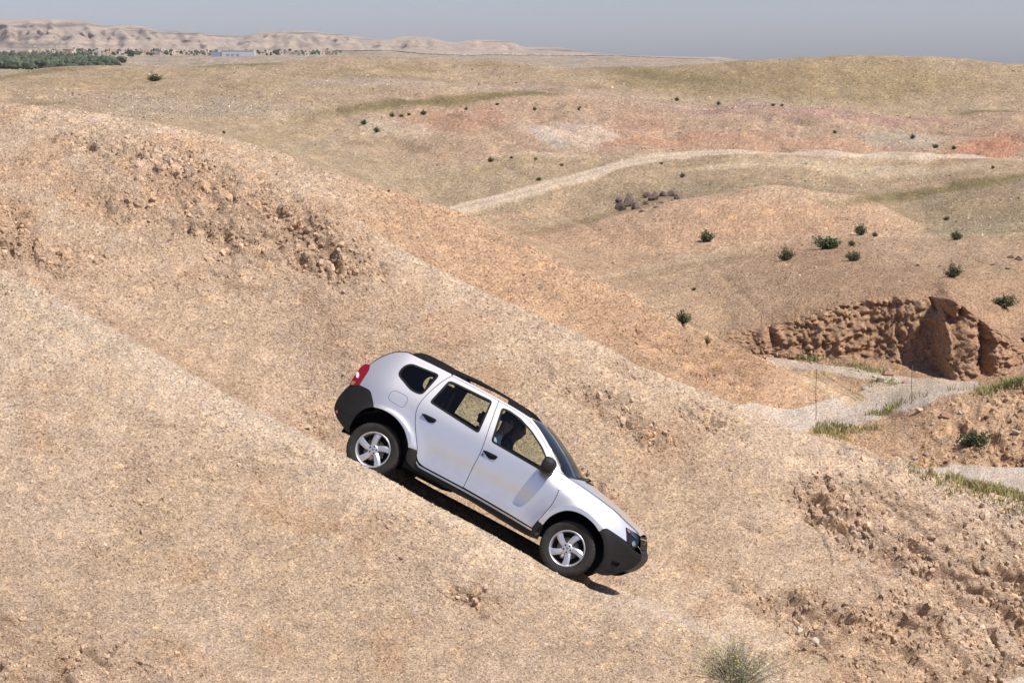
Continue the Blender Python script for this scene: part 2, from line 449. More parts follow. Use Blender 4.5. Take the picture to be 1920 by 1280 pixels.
# gullies on the badland hills
bad = band('road', 'purple', 0.3)
gl = np.abs(fbm(XG / 9.0 + 0.25 * YG / 9.0, YG / 40.0, 3, 61))
dz -= bad * 2.2 * np.clip(0.30 - gl, 0, 1) * (0.6 + 0.6 * NB1)
gl2 = np.abs(fbm(UX / 1.6 + 0.4 * UY, UY / 7.0, 3, 63))
dz -= smooth01(YG, 50, 70) * calm * (1 - bad) * 0.5 * (YG / 80) ** 0.6 * np.clip(0.16 - gl2, 0, 1)
# clods: pebbles as real bumps at three sizes
c1, id1 = cells(UX / 0.34, UY / 0.30, 71, 0.2, 0.75, 0.7)
c2, id2 = cells(UX / 0.135, UY / 0.12, 81, 0.2, 0.72, 0.8)
c3, id3 = cells(UX / 0.042, UY / 0.038, 91, 0.2, 0.72, 0.75)
st = np.clip(calm, 0.25, 1)
pebbly = 0.55 + 0.45 * smooth01(fbm(UX / 1.3, UY / 1.3, 3, 95), -0.3, 0.4)
dn = soft * st * LOD * (rough ** 1.3 * 0.09 * c1 + (0.005 * pebbly + 0.055 * rough) * c2)
dn = dn + (0.3 + 0.7 * soft) * st * LOD * ((0.013 + 0.022 * rough) * pebbly * c3)
ft = (PXG * 0.8 + PY * 0.6) * 25 / FPX
fn_ = (-PXG * 0.6 + PY * 0.8) * 25 / FPX
lg = fbm(ft / 1.7, fn_ / 0.55, 4, 109) * 3.2
lgf = lg - np.floor(lg)
ter = np.floor(lg) + smooth01(lgf, 0.0, 0.30)
right_w = smooth01(PXG, 1330, 1560)
dn = dn + soft * near * np.clip(rough * 1.3, 0, 1) * (0.045 + 0.13 * right_w) * ter
crk = fbm(UX / 0.55, UY / 0.42, 4, 107)
dn = dn - soft * near * rough * 0.10 * np.clip(0.2 - np.abs(crk), 0, 1) / 0.2
# small overhang-like ledges in the rough zones
lw = fbm(sp / 1.1, sl / 0.5, 4, 101)
dz -= soft * rough * 0.16 * np.clip(0.22 - np.abs(lw), 0, 1) / 0.22 * near
# rills, crevices and a hollow eaten into the foot of the slope on the right
for pl, wd, dp in [([(1762, 1165), (1790, 1205), (1815, 1245), (1850, 1275)], 9, 0.30), ([(1838, 1120), (1856, 1170), (1875, 1225), (1905, 1250)], 9, 0.32), ([(1900, 1150), (1915, 1200)], 8, 0.22), ([(1558, 925), (1600, 960), (1640, 1010)], 6, 0.16), ([(1585, 935), (1620, 975)], 5, 0.14),
                   ([(1520, 960), (1545, 1000), (1560, 1045)], 5, 0.12), ([(1690, 1000), (1720, 1040), (1760, 1075)], 6, 0.14), ([(1430, 1125), (1470, 1150), (1500, 1190)], 7, 0.18), ([(1545, 1120), (1575, 1165)], 7, 0.16), ([(1820, 1040), (1870, 1075), (1920, 1090)], 9, 0.22),
                   ([(1385, 975), (1420, 990)], 6, 0.14), ([(0, 470), (60, 490), (110, 520)], 6, 0.12), ([(340, 345), (390, 350)], 5, 0.14), ([(370, 410), (450, 432)], 5, 0.12), ([(460, 332), (500, 345)], 6, 0.14), ([(0, 1195), (60, 1215), (120, 1240)], 7, 0.12), ([(1160, 765), (1230, 800)], 6, 0.10), ([(1290, 760), (1350, 790)], 6, 0.12), ([(1570, 1250), (1640, 1275)], 8, 0.2), ([(1760, 990), (1800, 1020)], 7, 0.16)]:
    q_ = np.clip(1 - polydist(pl) / (wd * (1 + 0.5 * NB2 + 0.6 * crk)), 0, 1)
    dz -= soft * near * 0.65 * dp * smooth01(q_, 0, 0.7)
hol = np.clip(1 - np.hypot((PXG - 1703) / 26, (PY - 1138) / 20 + 0.3 * crk), 0, 1)
dz -= 0.45 * smooth01(hol, 0, 0.5) * near
# ruts: faint tyre tracks down the sandy ramp and along the wadi
rut = np.zeros_like(PY)
for off in (-9, 2, 12):
    rut = np.maximum(rut, np.clip(1 - np.abs(polydist([(1486 + off, 672), (1543 + off, 702), (1612 + off, 748)])) / 2.6, 0, 1))
dz -= 0.05 * rut * ramp
rut3 = np.sin(polytrack([(1710, 884, 6), (1760, 887, 16), (1850, 893, 24), (1920, 900, 30), (2070, 912, 34)]) * 9.0)
dz += 0.018 * wash * np.where(rw3 < 1, rut3, 0)
# trail made by the wheels along the crest, and the light graded strip running on below the car
trail = np.clip(1 - polydist([(1110, 1092), (1200, 1124), (1330, 1180), (1400, 1228), (1450, 1275)]) / 16, 0, 1) * (S < K['footB'])
dz -= 0.03 * smooth01(trail, 0, 0.6)

ga = np.stack([np.gradient(A_, axis=1) for A_ in (XG, YG, ZG)], -1)
gb = np.stack([np.gradient(A_, axis=0) for A_ in (XG, YG, ZG)], -1)
NV = np.cross(ga, gb)
NV /= np.linalg.norm(NV, axis=-1, keepdims=True) + 1e-9
NV *= np.sign(NV[..., 2:3])
dn = dn * np.where(near, 1.0, 0.45)
XG = XG + dn * NV[..., 0]
YG = YG + dn * NV[..., 1]
ZG = ZG + dz + dn * NV[..., 2]
# the eroded bank: flutes, lumps and notches pushed out of the plane of the face
fl = fbm(XG / 0.55, ZG / 2.6, 4, 121)
lump, lid = cells(XG / 0.75, ZG / 0.62 + 0.4 * fl, 131, 0.3, 0.85, 0.9)
lump2, lid2 = cells(XG / 0.30, ZG / 0.26, 133, 0.25, 0.8, 0.85)
notch = np.clip(0.18 - np.abs(fbm(XG / 1.5 + 3, ZG / 5.0, 3, 141)), 0, 1) / 0.18
steep = smooth01(PXG, 1640, 1780) * (1 - smooth01(PXG, 1890, 1960))
lump3, lid3 = cells(XG / 0.15, ZG / 0.13, 135, 0.25, 0.8, 0.85)
lump4, lid4 = cells(XG / 0.085, ZG / 0.075, 137, 0.25, 0.8, 0.85)
fine = fbm(XG / 0.5, ZG / 0.35, 5, 139, 0.65)
YG = YG - cliff * (0.26 * fl + 0.12 * lump * (1 - 0.5 * steep) + 0.16 * lump2 + 0.15 * lump3 + 0.09 * lump4 + 0.22 * fine - 0.75 * notch * (0.35 + 0.65 * steep))
XG = XG + cliff * 0.25 * fbm(XG / 0.9 + 9, ZG / 0.8, 3, 151)

# ---- colours (albedo of the soils, linear)
def C(r, g, b):
    return np.array([r, g, b])


base = np.empty(PY.shape + (3,))
base[:] = C(0.480, 0.360, 0.240)


def lay(mask, c):
    base[:] = base * (1 - mask[..., None]) + c * mask[..., None]


n1 = fbm(UX / 2.2, UY / 2.2, 4, 201)
n2 = fbm(UX / 0.7 + 5, UY / 0.7, 4, 211)
lay(near * smooth01(n1, 0.0, 0.6) * 0.6, C(0.54, 0.415, 0.295))
lay(near * smooth01(n2 - 0.4 * n1, 0.12, 0.6) * 0.55, C(0.45, 0.285, 0.165))
lay(near * rough * 0.35, C(0.44, 0.28, 0.17))
lay(near * smooth01(n2, 0.25, 0.7) * rough * 0.5, C(0.58, 0.46, 0.33))
lay(band('lowWashNear', 'crestC', 0.3) * smooth01(PXG, 560, 800) * 0.85, C(0.405, 0.262, 0.155))
# crests are stripped to paler grit, hollows collect redder earth
pale_c = smooth01(S, K['crestA'] - 0.42, K['crestA'] - 0.02) * (S < K['crestA'] + 0.1) * (1 - smooth01(PXG, 1150, 1300))
pale_c = np.maximum(pale_c, smooth01(S, K['crestB'] - 0.5, K['crestB'] - 0.02) * (S < K['crestB'] + 0.1) * smooth01(PXG, 560, 760))
lay(np.clip(pale_c * (0.7 + 0.35 * n1), 0, 1), C(0.56, 0.445, 0.315))
red_h = band('wheelL', 'footB', 0.35) * (1 - smooth01(PXG, 900, 1200)) + band('footB', 'crestB', 0.2) * 0.35
lay(np.clip(red_h * (0.7 + 0.5 * n2), 0, 1) * 0.85, C(0.385, 0.26, 0.17))
for a in [(1600, 985, 60, 40, 40), (1850, 1190, 90, 55, 10), (1420, 1190, 90, 20, 30), (1500, 870, 60, 14, 28), (420, 250, 320, 14, 6)]:
    lay(blob(*a[:4], ang=a[4]) * 0.4 * near, C(0.60, 0.465, 0.325))
lay(band('crestC', 'pathE', 0.05), C(0.37, 0.25, 0.16))
lay(band('lowWashFar', 'upperWash', 0.25) * smooth01(PXG, 1560, 1640), C(0.43, 0.29, 0.175))
lay(band('crestC', 'pathE', 0.05) * smooth01(n1, -0.1, 0.5) * 0.6, C(0.44, 0.33, 0.22))
lay(cliff * (0.75 + 0.4 * NB1), C(0.39, 0.245, 0.16))
lay(cliff * smooth01(lid, 0.55, 0.9) * 0.6, C(0.43, 0.30, 0.195))
lay(band('pathE', 'backF', 0.25), C(0.46, 0.31, 0.20))
lay(band('pathE', 'backF', 0.25) * smooth01(PXG + 40 * NB1, 1700, 1780), C(0.33, 0.27, 0.17))
lay(blob(1500, 360, 190, 16) * band('slopeE', 'backF', 0.3), C(0.52, 0.40, 0.26))
olive = C(0.305, 0.235, 0.13)
green = C(0.205, 0.165, 0.075)
lay(band('backF', 'road', 0.2), C(0.38, 0.288, 0.185))
lay(band('moundF', 'swale', 0.03) * smooth01(PXG, 1080, 1240) * 0.8, C(0.29, 0.228, 0.145))
lay(band('slopeE', 'moundF', 0.03) * smooth01(S, K['pathE'], K['moundF']) * smooth01(PXG, 980, 1150) * (1 - smooth01(PXG, 1690, 1750)) * 0.8, C(0.47, 0.335, 0.23))
lay(band('backF', 'road', 0.2) * smooth01(n1, 0.0, 0.5) * 0.6, C(0.44, 0.36, 0.24))
lay(band('road', 'purple', 0.2), C(0.42, 0.305, 0.21))
lay(band('purple', 'backH', 0.15), C(0.385, 0.298, 0.195))
lay(band('crestC', 'crestH', 0.05) * (1 - smooth01(PXG + 60 * NB1, 560, 900)) * 0.8, C(0.385, 0.30, 0.198))
for a, c, w in [((1740, 352, 190, 12, -4), green, .85), ((1860, 340, 110, 9, -6), green, .8), ((1560, 374 - 6, 60, 8, 6), olive, .7),
                ((840, 186, 260, 13, -4), green, .85), ((700, 200, 150, 10, -6), green, .6), ((960, 178, 190, 8, -2), green, .6),
                ((1560, 150, 420, 46, 2), olive, .9), ((1250, 140, 190, 14, 6), green, .75), ((1250, 158, 160, 8, 5), green, .55), ((1450, 176, 320, 12, 3), olive, .8),
                ((460, 115, 110, 6, 0), green, .8), ((90, 130, 130, 7, -8), green, .7), ((60, 186, 100, 6, -6), green, .7), ((760, 126, 80, 10, 0), olive, .8), ((920, 122, 80, 6, 4), olive, .8),
                ((240, 140, 260, 14, -4), olive, .45), ((500, 150, 260, 10, -6), olive, .5), ((700, 142, 200, 6, 2), olive, .6), ((520, 250, 120, 16, -12), olive, .35), ((900, 320, 160, 12, -10), olive, .5),
                ((1080, 412, 150, 9, -12), olive, .7), ((760, 260, 130, 10, 5), olive, .3), ((1250, 505, 160, 8, -12), olive, .5), ((1850, 440, 120, 7, -3), olive, .55), ((1860, 212, 80, 3, 1), green, .8), ((1850, 395, 120, 26, 0), olive, .45), ((1560, 410, 60, 8, 6), olive, .3)]:
    lay(blob(*a[:4], ang=a[4], hard=0.2) * w * (S > K['crestC'] + 0.3), c)
for a, c, w in [((870, 225, 110, 22, 0), C(.45, .27, .18), .8), ((740, 235, 90, 14, 5), C(.52, .42, .31), .8), ((1080, 250, 90, 26, 0), C(.58, .46, .36), 1.0), ((1030, 262, 40, 12, 20), C(.46, .42, .36), .7),
                ((1200, 235, 70, 24, 10), C(.46, .29, .20), .7), ((1230, 262, 110, 12, -6), C(.43, .24, .155), .85), ((1400, 262, 130, 16, 0), C(.45, .27, .18), .7), ((1580, 268, 100, 14, 0), C(.46, .28, .19), .7),
                ((1690, 255, 90, 14, 6), C(.40, .36, .29), .7), ((1860, 275, 90, 22, -8), C(.45, .215, .13), .85), ((1500, 214, 300, 10, 2), C(.37, .235, .20), .75), ((1300, 200, 200, 9, 4), C(.42, .31, .25), .6),
                ((720, 152, 240, 8, 2), C(.42, .35, .29), .7), ((1000, 166, 160, 7, 6), C(.42, .32, .27), .6), ((350, 190, 230, 24, 2), C(.36, .31, .24), .6), ((1000, 395, 110, 8, -4), C(.50, .34, .24), .7), ((1620, 306, 220, 12, 2), C(.56, .45, .31), .8),
                ((1380, 312, 130, 7, -3), C(.52, .42, .29), .7), ((1010, 290, 90, 5, 0), C(.55, .45, .32), .6), ((860, 160, 90, 20, 0), C(.42, .33, .2), .1), ((1450, 410, 190, 40, 0), C(.47, .30, .19), .5), ((1120, 480, 120, 20, 10), C(.47, .33, .21), .5)]:
    lay(blob(*a[:4], ang=a[4], hard=0.55) * w * 0.8 * (S > K['crestC'] + 0.3), c)
lay(path * 0.4 * smooth01(n1, -0.4, 0.3), C(0.52, 0.41, 0.28))
lay(road * 0.9, C(0.54, 0.435, 0.33))
lay((1 - smooth01(np.abs(road_r - 0.45), 0.08, 0.25)) * road * 0.5, C(0.62, 0.52, 0.41))
lay((1 - smooth01(road_r, 0.05, 0.22)) * road * 0.5 * smooth01(n1, -0.4, 0.2), C(0.40, 0.315, 0.22))
lay(wash * 0.92, C(0.49, 0.415, 0.33))
lay(ramp * 0.8, C(0.52, 0.38, 0.23))
lay(np.clip(trail * 1.6, 0, 1) * 0.45, C(0.60, 0.49, 0.37))
lay(band('backH', 'plainFar', 0.0) * np.ones_like(PY), C(0.36, 0.30, 0.23))
# each clod carries its own tone
tone = 1 + (id3 - 0.5) * 0.55 * (c3 > 0) * (0.5 + 0.5 * pebbly) + (id2 - 0.5) * 0.45 * (c2 > 0.05) * np.clip(0.3 + rough, 0, 1)
tone *= np.where((c3 == 0) & (c2 < 0.1), 0.90, 1.0)  # gaps between pebbles darkened, their shade put into the soil colour
speck = (id3 > 0.93) & (c3 > 0.25)
tone = np.where(speck, tone * 0.62, tone)
pale = (id3 < 0.07) & (c3 > 0.2)
tone = np.where(pale, tone * 1.25, tone)
tone = 1 + (tone - 1) * (1 - 0.6 * np.clip(wash + road, 0, 1))
base *= tone[..., None]
hue = (id2 - 0.5) * 0.16 * (c2 > 0.05)
base[..., 0] *= 1 + hue * 0.4
base[..., 2] *= 1 - hue
lum = base @ np.array([0.30, 0.55, 0.15])
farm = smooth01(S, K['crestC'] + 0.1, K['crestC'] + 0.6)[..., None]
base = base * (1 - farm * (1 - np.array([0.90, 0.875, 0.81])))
base = base * np.array([1.0, 0.985, 1.02])
lum = base @ np.array([0.30, 0.55, 0.15])
base = np.clip(base, 0.02, 0.8)

print('terrain', NR, NCOL)
idx = np.arange(NR * NCOL).reshape(NR, NCOL)
quads = np.stack([idx[:-1, :-1], idx[:-1, 1:], idx[1:, 1:], idx[1:, :-1]], axis=-1).reshape(-1, 4)
VALL = np.stack([XG, YG, ZG], axis=-1).reshape(-1, 3)
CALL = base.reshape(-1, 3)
LF = YG / 25.0
GALL = np.stack([XG / LF, 3.0 * np.log(YG), 1.25 * (ZG - CAMZ) / LF], -1).reshape(-1, 3)
GRAIN = np.clip(np.where(near, 0.5 + 0.3 * pebbly, 0.5) * (1 - 0.75 * np.clip(wash + road + 0.5 * ramp, 0, 1)) * (1 - 0.35 * cliff), 0, 1).reshape(-1)


def face_mean(a):
    return a.reshape(-1)[quads].mean(axis=1)


def ground_material():
    m = bpy.data.materials.new('stony_soil')
    m.use_nodes = True
    nt = m.node_tree
    b = nt.nodes['Principled BSDF']
    b.inputs['Roughness'].default_value = 0.95
    b.inputs['Specular IOR Level'].default_value = 0.15
    at = nt.nodes.new('ShaderNodeAttribute')
    at.attribute_name = 'soil'
    geo = nt.nodes.new('ShaderNodeNewGeometry')
    fp = nt.nodes.new('ShaderNodeAttribute')
    fp.attribute_name = 'grain'
    # two grain sizes: gravel close by, stones further out
    prev = None
    n = nt.nodes.new('ShaderNodeTexNoise')
    n.inputs['Scale'].default_value = 44.0
    n.inputs['Detail'].default_value = 4.0
    n.inputs['Roughness'].default_value = 0.7
    nt.links.new(fp.outputs['Vector'], n.inputs['Vector'])
    n2 = nt.nodes.new('ShaderNodeTexNoise')
    n2.inputs['Scale'].default_value = 3.2
    n2.inputs['Detail'].default_value = 5.0
    n2.inputs['Roughness'].default_value = 0.75
    nt.links.new(fp.outputs['Vector'], n2.inputs['Vector'])
    mr = nt.nodes.new('ShaderNodeMapRange')
    for i, v in enumerate((0.32, 0.68, 0.55, 1.38)):
        mr.inputs[i + 1].default_value = v
    nt.links.new(n.outputs['Fac'], mr.inputs[0])
    mr2 = nt.nodes.new('ShaderNodeMapRange')
    for i, v in enumerate((0.3, 0.7, 0.78, 1.20)):
        mr2.inputs[i + 1].default_value = v
    nt.links.new(n2.outputs['Fac'], mr2.inputs[0])
    n3 = nt.nodes.new('ShaderNodeTexVoronoi')
    n3.inputs['Scale'].default_value = 46.0
    nt.links.new(fp.outputs['Vector'], n3.inputs['Vector'])
    sepc = nt.nodes.new('ShaderNodeSeparateColor')
    nt.links.new(n3.outputs['Color'], sepc.inputs[0])
    ramp_ = nt.nodes.new('ShaderNodeValToRGB')            # most grains are plain, a few dark, a few pale
    el = ramp_.color_ramp.elements
    el[0].position = 0.0; el[0].color = (0.48, 0.41, 0.36, 1)
    el[1].position = 1.0; el[1].color = (1.38, 1.36, 1.34, 1)
    for p_, v_ in ((0.09, (0.58, 0.51, 0.46)), (0.14, (0.92, 0.92, 0.92)), (0.80, (1.06, 1.05, 1.04)), (0.90, (1.25, 1.24, 1.22))):
        e_ = el.new(p_); e_.color = (*v_, 1)
    nt.links.new(sepc.outputs[0], ramp_.inputs[0])
    mul = nt.nodes.new('ShaderNodeMath')
    mul.operation = 'MULTIPLY'
    nt.links.new(mr.outputs[0], mul.inputs[0])
    nt.links.new(mr2.outputs[0], mul.inputs[1])
    mx = nt.nodes.new('ShaderNodeMix')
    mx.data_type = 'RGBA'
    mx.blend_type = 'MULTIPLY'
    mx.inputs[0].default_value = 1.0
    nt.links.new(at.outputs['Color'], mx.inputs[6])
    nt.links.new(mul.outputs[0], mx.inputs[7])
    mx2 = nt.nodes.new('ShaderNodeMix')
    mx2.data_type = 'RGBA'
    mx2.blend_type = 'MULTIPLY'
    nt.links.new(at.outputs['Alpha'], mx2.inputs[0])
    nt.links.new(mx.outputs[2], mx2.inputs[6])
    nt.links.new(ramp_.outputs[0], mx2.inputs[7])
    nt.links.new(mx2.outputs[2], b.inputs['Base Color'])
    bp = nt.nodes.new('ShaderNodeBump')
    bp.inputs['Strength'].default_value = 0.8
    bp.inputs['Distance'].default_value = 0.05
    nt.links.new(n.outputs['Fac'], bp.inputs['Height'])
    bp2 = nt.nodes.new('ShaderNodeBump')
    bp2.inputs['Strength'].default_value = 0.5
    bp2.inputs['Distance'].default_value = 0.12
    nt.links.new(n2.outputs['Fac'], bp2.inputs['Height'])
    nt.links.new(bp.outputs[0], bp2.inputs['Normal'])
    nt.links.new(bp2.outputs[0], b.inputs['Normal'])
    return m


M_GROUND = ground_material()


def sub_terrain(name, fmask, kind='structure'):
    q = quads[fmask]
    used, inv = np.unique(q.ravel(), return_inverse=True)
    me = mesh_np(name, VALL[used], inv.reshape(-1, 4))
    ca = me.color_attributes.new('soil', 'FLOAT_COLOR', 'POINT')
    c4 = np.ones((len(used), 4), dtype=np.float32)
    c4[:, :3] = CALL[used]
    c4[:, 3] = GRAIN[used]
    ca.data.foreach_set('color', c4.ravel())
    ga_ = me.attributes.new('grain', 'FLOAT_VECTOR', 'POINT')
    ga_.data.foreach_set('vector', GALL[used].astype(np.float32).ravel())
    o = link(name, me, M_GROUND)
    o['kind'] = kind
    return o


fm_wash = face_mean(wash) > 0.5
fm_road = (face_mean(np.maximum(road, path)) > 0.5) & ~fm_wash
sub_terrain('dry_riverbed', fm_wash)
sub_terrain('dirt_track', fm_road)
sub_terrain('ground', ~(fm_wash | fm_road))

# projected positions of the finished land, for standing things on it
PXF, PYF = project(XG, YG, ZG)


def hit(px, py, smin=None, smax=None):
    """the point of the land first met along a bearing / elevation"""
    i = int(np.argmin(np.abs(cols - px)))
    col = PYF[:, i]
    lo = 0 if smin is None else int(np.argmax(S[:, i] >= smin))
    ok = np.nonzero(col[lo:] <= py)[0]
    j = lo + (ok[0] if len(ok) else NR - 1 - lo)
    return Vector((XG[j, i], YG[j, i], ZG[j, i]))


def visible_mask():
    runmin = np.minimum.accumulate(PYF, axis=0)
    return PYF <= runmin + 0.5


VIS = visible_mask()

# ---- far hills beyond the plain
FH = [(-300, 40), (0, 38), (60, 36), (110, 37), (160, 40), (200, 49), (250, 48), (300, 57), (380, 62), (450, 68), (490, 61), (560, 58), (650, 66), (720, 74), (760, 68), (800, 70), (850, 80), (890, 75), (950, 77), (985, 88), (1050, 90), (1100, 97), (1200, 105), (1260, 106), (1340, 107), (1390, 113), (1500, 121), (2250, 131)]
hc = np.linspace(-300, 1700, 540)
hr = np.linspace(0, 1, 120)
top = pchip([p[0] for p in FH], [p[1] for p in FH], hc)
HX, HT = np.meshgrid(hc, hr)
HY = 3250 * (1 - HT) + 5600 * HT
basepy = pchip([-300, 900, 1300, 1500, 2250], [99, 100, 112, 121, 131], hc)
prof = HT ** 0.9
spur = fbm(HX / 70, HT * 2.0, 4, 301)
ridge = 1 - np.abs(fbm(HX / 42 + 0.6 * HT, HT * 1.6 + 3, 4, 311)) * 2
w = np.sin(np.pi * HT)
HPY = basepy + (top - basepy) * np.clip(prof + 0.30 * w * spur + 0.26 * w * (ridge - 0.35), 0, 1.2)
# flat-topped strata: hard bands step the profile
hx, hy, hz = unproject(HX, HPY, HY)
strat = 8.0 * np.clip(fbm(hx / 260, hz / 11.0, 3, 321), -0.6, 0.6)
hy = hy - 45 * w * fbm(hx / 120, hz / 9.0, 3, 331)
hz = hz + strat * w * 0.7
hz[0] -= 12
extra = []
V = np.stack([hx, hy, hz], -1).reshape(-1, 3)
n = len(hc)
ii = np.arange(V.shape[0]).reshape(len(hr), n)
Q = np.stack([ii[:-1, :-1], ii[:-1, 1:], ii[1:, 1:], ii[1:, :-1]], -1).reshape(-1, 4)
me = mesh_np('hills', V, Q)
fc = np.empty(hx.shape + (3,))
fc[:] = C(0.34, 0.27, 0.215)
sb = smooth01(fbm(hx / 200, hz / 7.0, 4, 341), 0.12, 0.45)
fc = fc * (1 - 0.75 * sb[..., None]) + C(0.15, 0.13, 0.11) * 0.75 * sb[..., None]
pb = smooth01(fbm(hx / 150 + 4, hz / 20.0, 4, 351), 0.1, 0.5)
fc = fc * (1 - 0.5 * pb[..., None]) + C(0.44, 0.335, 0.26) * 0.5 * pb[..., None]
ca = me.color_attributes.new('soil', 'FLOAT_COLOR', 'POINT')
c4 = np.ones((V.shape[0], 4), dtype=np.float32)
c4[:, :3] = fc.reshape(-1, 3)
c4[:, 3] = 0.4
ca.data.foreach_set('color', c4.ravel())
ga_ = me.attributes.new('grain', 'FLOAT_VECTOR', 'POINT')
ga_.data.foreach_set('vector', np.stack([hx / 170, hy / 400, hz / 60], -1).astype(np.float32).ravel())
hills = link('hills', me, M_GROUND)
hills['kind'] = 'structure'
# the plain carries on behind the hills to the horizon
pv = [(-14000, 3200, CAMZ - 9.0), (14000, 3200, CAMZ - 9.0), (14000, 16000, CAMZ - 9.0), (-14000, 16000, CAMZ - 9.0)]
me = mesh_from('plain', pv, [(0, 1, 2, 3)], False)
m_plain = add_variation(principled('far_plain_soil', (0.42, 0.34, 0.25), 0.95), 0.004, 0.2)
link('plain', me, m_plain)['kind'] = 'structure'

# ================================================================ the car
YAW, ROLLV = math.radians(9.0), math.radians(2.0)
YW = 0.875                                    # outer face of the tyres


def seen(u, v):
    du, dv = u - 252.0, v - 556.0
    return (du * 0.8946 + dv * 0.4468) / 399.4, (du * 0.4468 - dv * 0.8946) / 399.4


HOOD = [(1215, 692), (1270, 728), (1340, 777), (1440, 852), (1497, 905), (1545, 948), (1572, 975)]
_hx = [seen(*p)[0] for p in HOOD]
_hz = [0.343 + seen(*p)[1] * 0.988 for p in HOOD]
_pz = [0.0, 0.2, 0.35, 0.5, 0.7, 0.9, 1.0, 1.1, 1.2, 1.4, 1.6, 1.75]
_py = [0.78, 0.82, 0.862, 0.885, 0.903, 0.908, 0.90, 0.876, 0.838, 0.745, 0.645, 0.57]
_pm = None


def halfwidth(x, z):
    h = float(pchip(_pz, _py, np.array(min(max(z, 0.0), 1.75))))
    if x > 1.95:                               # the wings round over into the bonnet
        ze = float(np.interp(x, _hx, _hz))
        w = min(1.0, (x - 1.95) / 0.35)
        q = max(0.0, 1 - (ze - z) / 0.26)
        low = 0.905 if z > 0.75 else h
        h = h * (1 - w) + w * (min(h, low) if ze - z > 0.26 else min(0.905, h + 0.03) - 0.15 * min(q, 1.2) ** 2.0)
    if x > 2.72:
        h -= 0.30 * ((x - 2.72) / 0.72) ** 2.2
    if x < -0.12:
        h -= 0.17 * ((-0.12 - x) / 0.60) ** 2.0
    for cx in (0.0, 2.673):                    # flared arches
        r = math.hypot(x - cx, z - 0.343)
        if 0.40 < r < 0.66:
            t = 1 - min(1, max(0, (r - 0.50) / 0.05))
            h += 0.022 * t * t * (3 - 2 * t)
            t = 1 - min(1, max(0, (r - 0.50) / 0.16))
            h += 0.022 * t
    if 0.5 < x < 2.2 and z < 0.9:               # hollow of the doors
        t = math.exp(-((z - 0.62) / 0.12) ** 2)
        h -= 0.014 * t * min(1, (x - 0.5) / 0.2) * min(1, (2.2 - x) / 0.2)
        if z < 0.52:
            h += 0.012 * min(1, (0.52 - z) / 0.03) * min(1, (x - 0.5) / 0.2) * min(1, (2.2 - x) / 0.2)
    return h


def P(u, v, off=0.0):
    """point of the right flank of the body that the side view shows at u, v"""
    xs, zs = seen(u, v)
    zs = 0.343 + zs * math.cos(YAW)
    x, z = xs, zs
    for _ in range(4):
        D = YW - halfwidth(x, z)
        x = xs - D * math.tan(YAW)
        z = zs - D * math.tan(ROLLV)
    return Vector((x, -(halfwidth(x, z) + off), z))


def spline(pts, step=8.0):
    """smooth open curve through the points"""
    pts = [Vector(p) for p in pts]
    if len(pts) == 2:
        n = max(1, int((pts[1] - pts[0]).length / step))
        return [pts[0].lerp(pts[1], i / n) for i in range(n + 1)]
    e = [2 * pts[0] - pts[1]] + pts + [2 * pts[-1] - pts[-2]]
    out = [pts[0]]
    for i in range(1, len(e) - 2):
        a, b, c, d = e[i - 1:i + 3]
        n = max(1, int((c - b).length / step))
        for j in range(1, n + 1):
            t = j / n
            out.append(0.5 * ((2 * b) + (c - a) * t + (2 * a - 5 * b + 4 * c - d) * t * t + (3 * b - a - 3 * c + d) * t ** 3))
    return out


def join(*curves):
    out = []
    for c in curves:
        for p in c:
            if not out or (p - out[-1]).length > 0.8:
                out.append(p)
    if (out[0] - out[-1]).length < 0.8:
        out.pop()
    return out


def rounded(pts, r=12.0, n=4):
    """closed polygon with rounded corners"""
    pts = [Vector(p) for p in pts]
    out = []
    m = len(pts)
    for i in range(m):
        a, b, c = pts[i - 1], pts[i], pts[(i + 1) % m]
        ra = min(r, (a - b).length * 0.45); rc = min(r, (c - b).length * 0.45)
        p0 = b + (a - b).normalized() * ra
        p2 = b + (c - b).normalized() * rc
        for j in range(n + 1):
            t = j / n
            out.append(p0 * (1 - t) ** 2 + b * 2 * t * (1 - t) + p2 * t * t)
    dens = []
    for i in range(len(out)):
        a, b = out[i], out[(i + 1) % len(out)]
        k = max(1, int((b - a).length / 10))
        dens += [a.lerp(b, j / k) for j in range(k)]
    return dens


def area(poly):
    return 0.5 * sum(poly[i - 1].x * poly[i].y - poly[i].x * poly[i - 1].y for i in range(len(poly)))


def inset(poly, d):
    """shrink a closed polygon by d (negative grows it)"""
    s = 1 if area(poly) > 0 else -1
    out = []
    m = len(poly)
    for i in range(m):
        a, b, c = poly[i - 1], poly[i], poly[(i + 1) % m]
        e1 = (b - a).normalized(); e2 = (c - b).normalized()
        n = Vector((-e1.y - e2.y, e1.x + e2.x)) * s
        if n.length < 1e-6:
            n = Vector((-e1.y, e1.x)) * s
        n.normalize()
        k = max(0.5, n.dot(Vector((-e1.y, e1.x)) * s))
        out.append(b + n * d / k)
    return out


def inside(poly, x, y):
    c = False
    j = len(poly) - 1
    for i in range(len(poly)):
        yi, yj = poly[i].y, poly[j].y
        if (yi > y) != (yj > y) and x < (poly[j].x - poly[i].x) * (y - yi) / (yj - yi) + poly[i].x:
            c = not c
        j = i
    return c


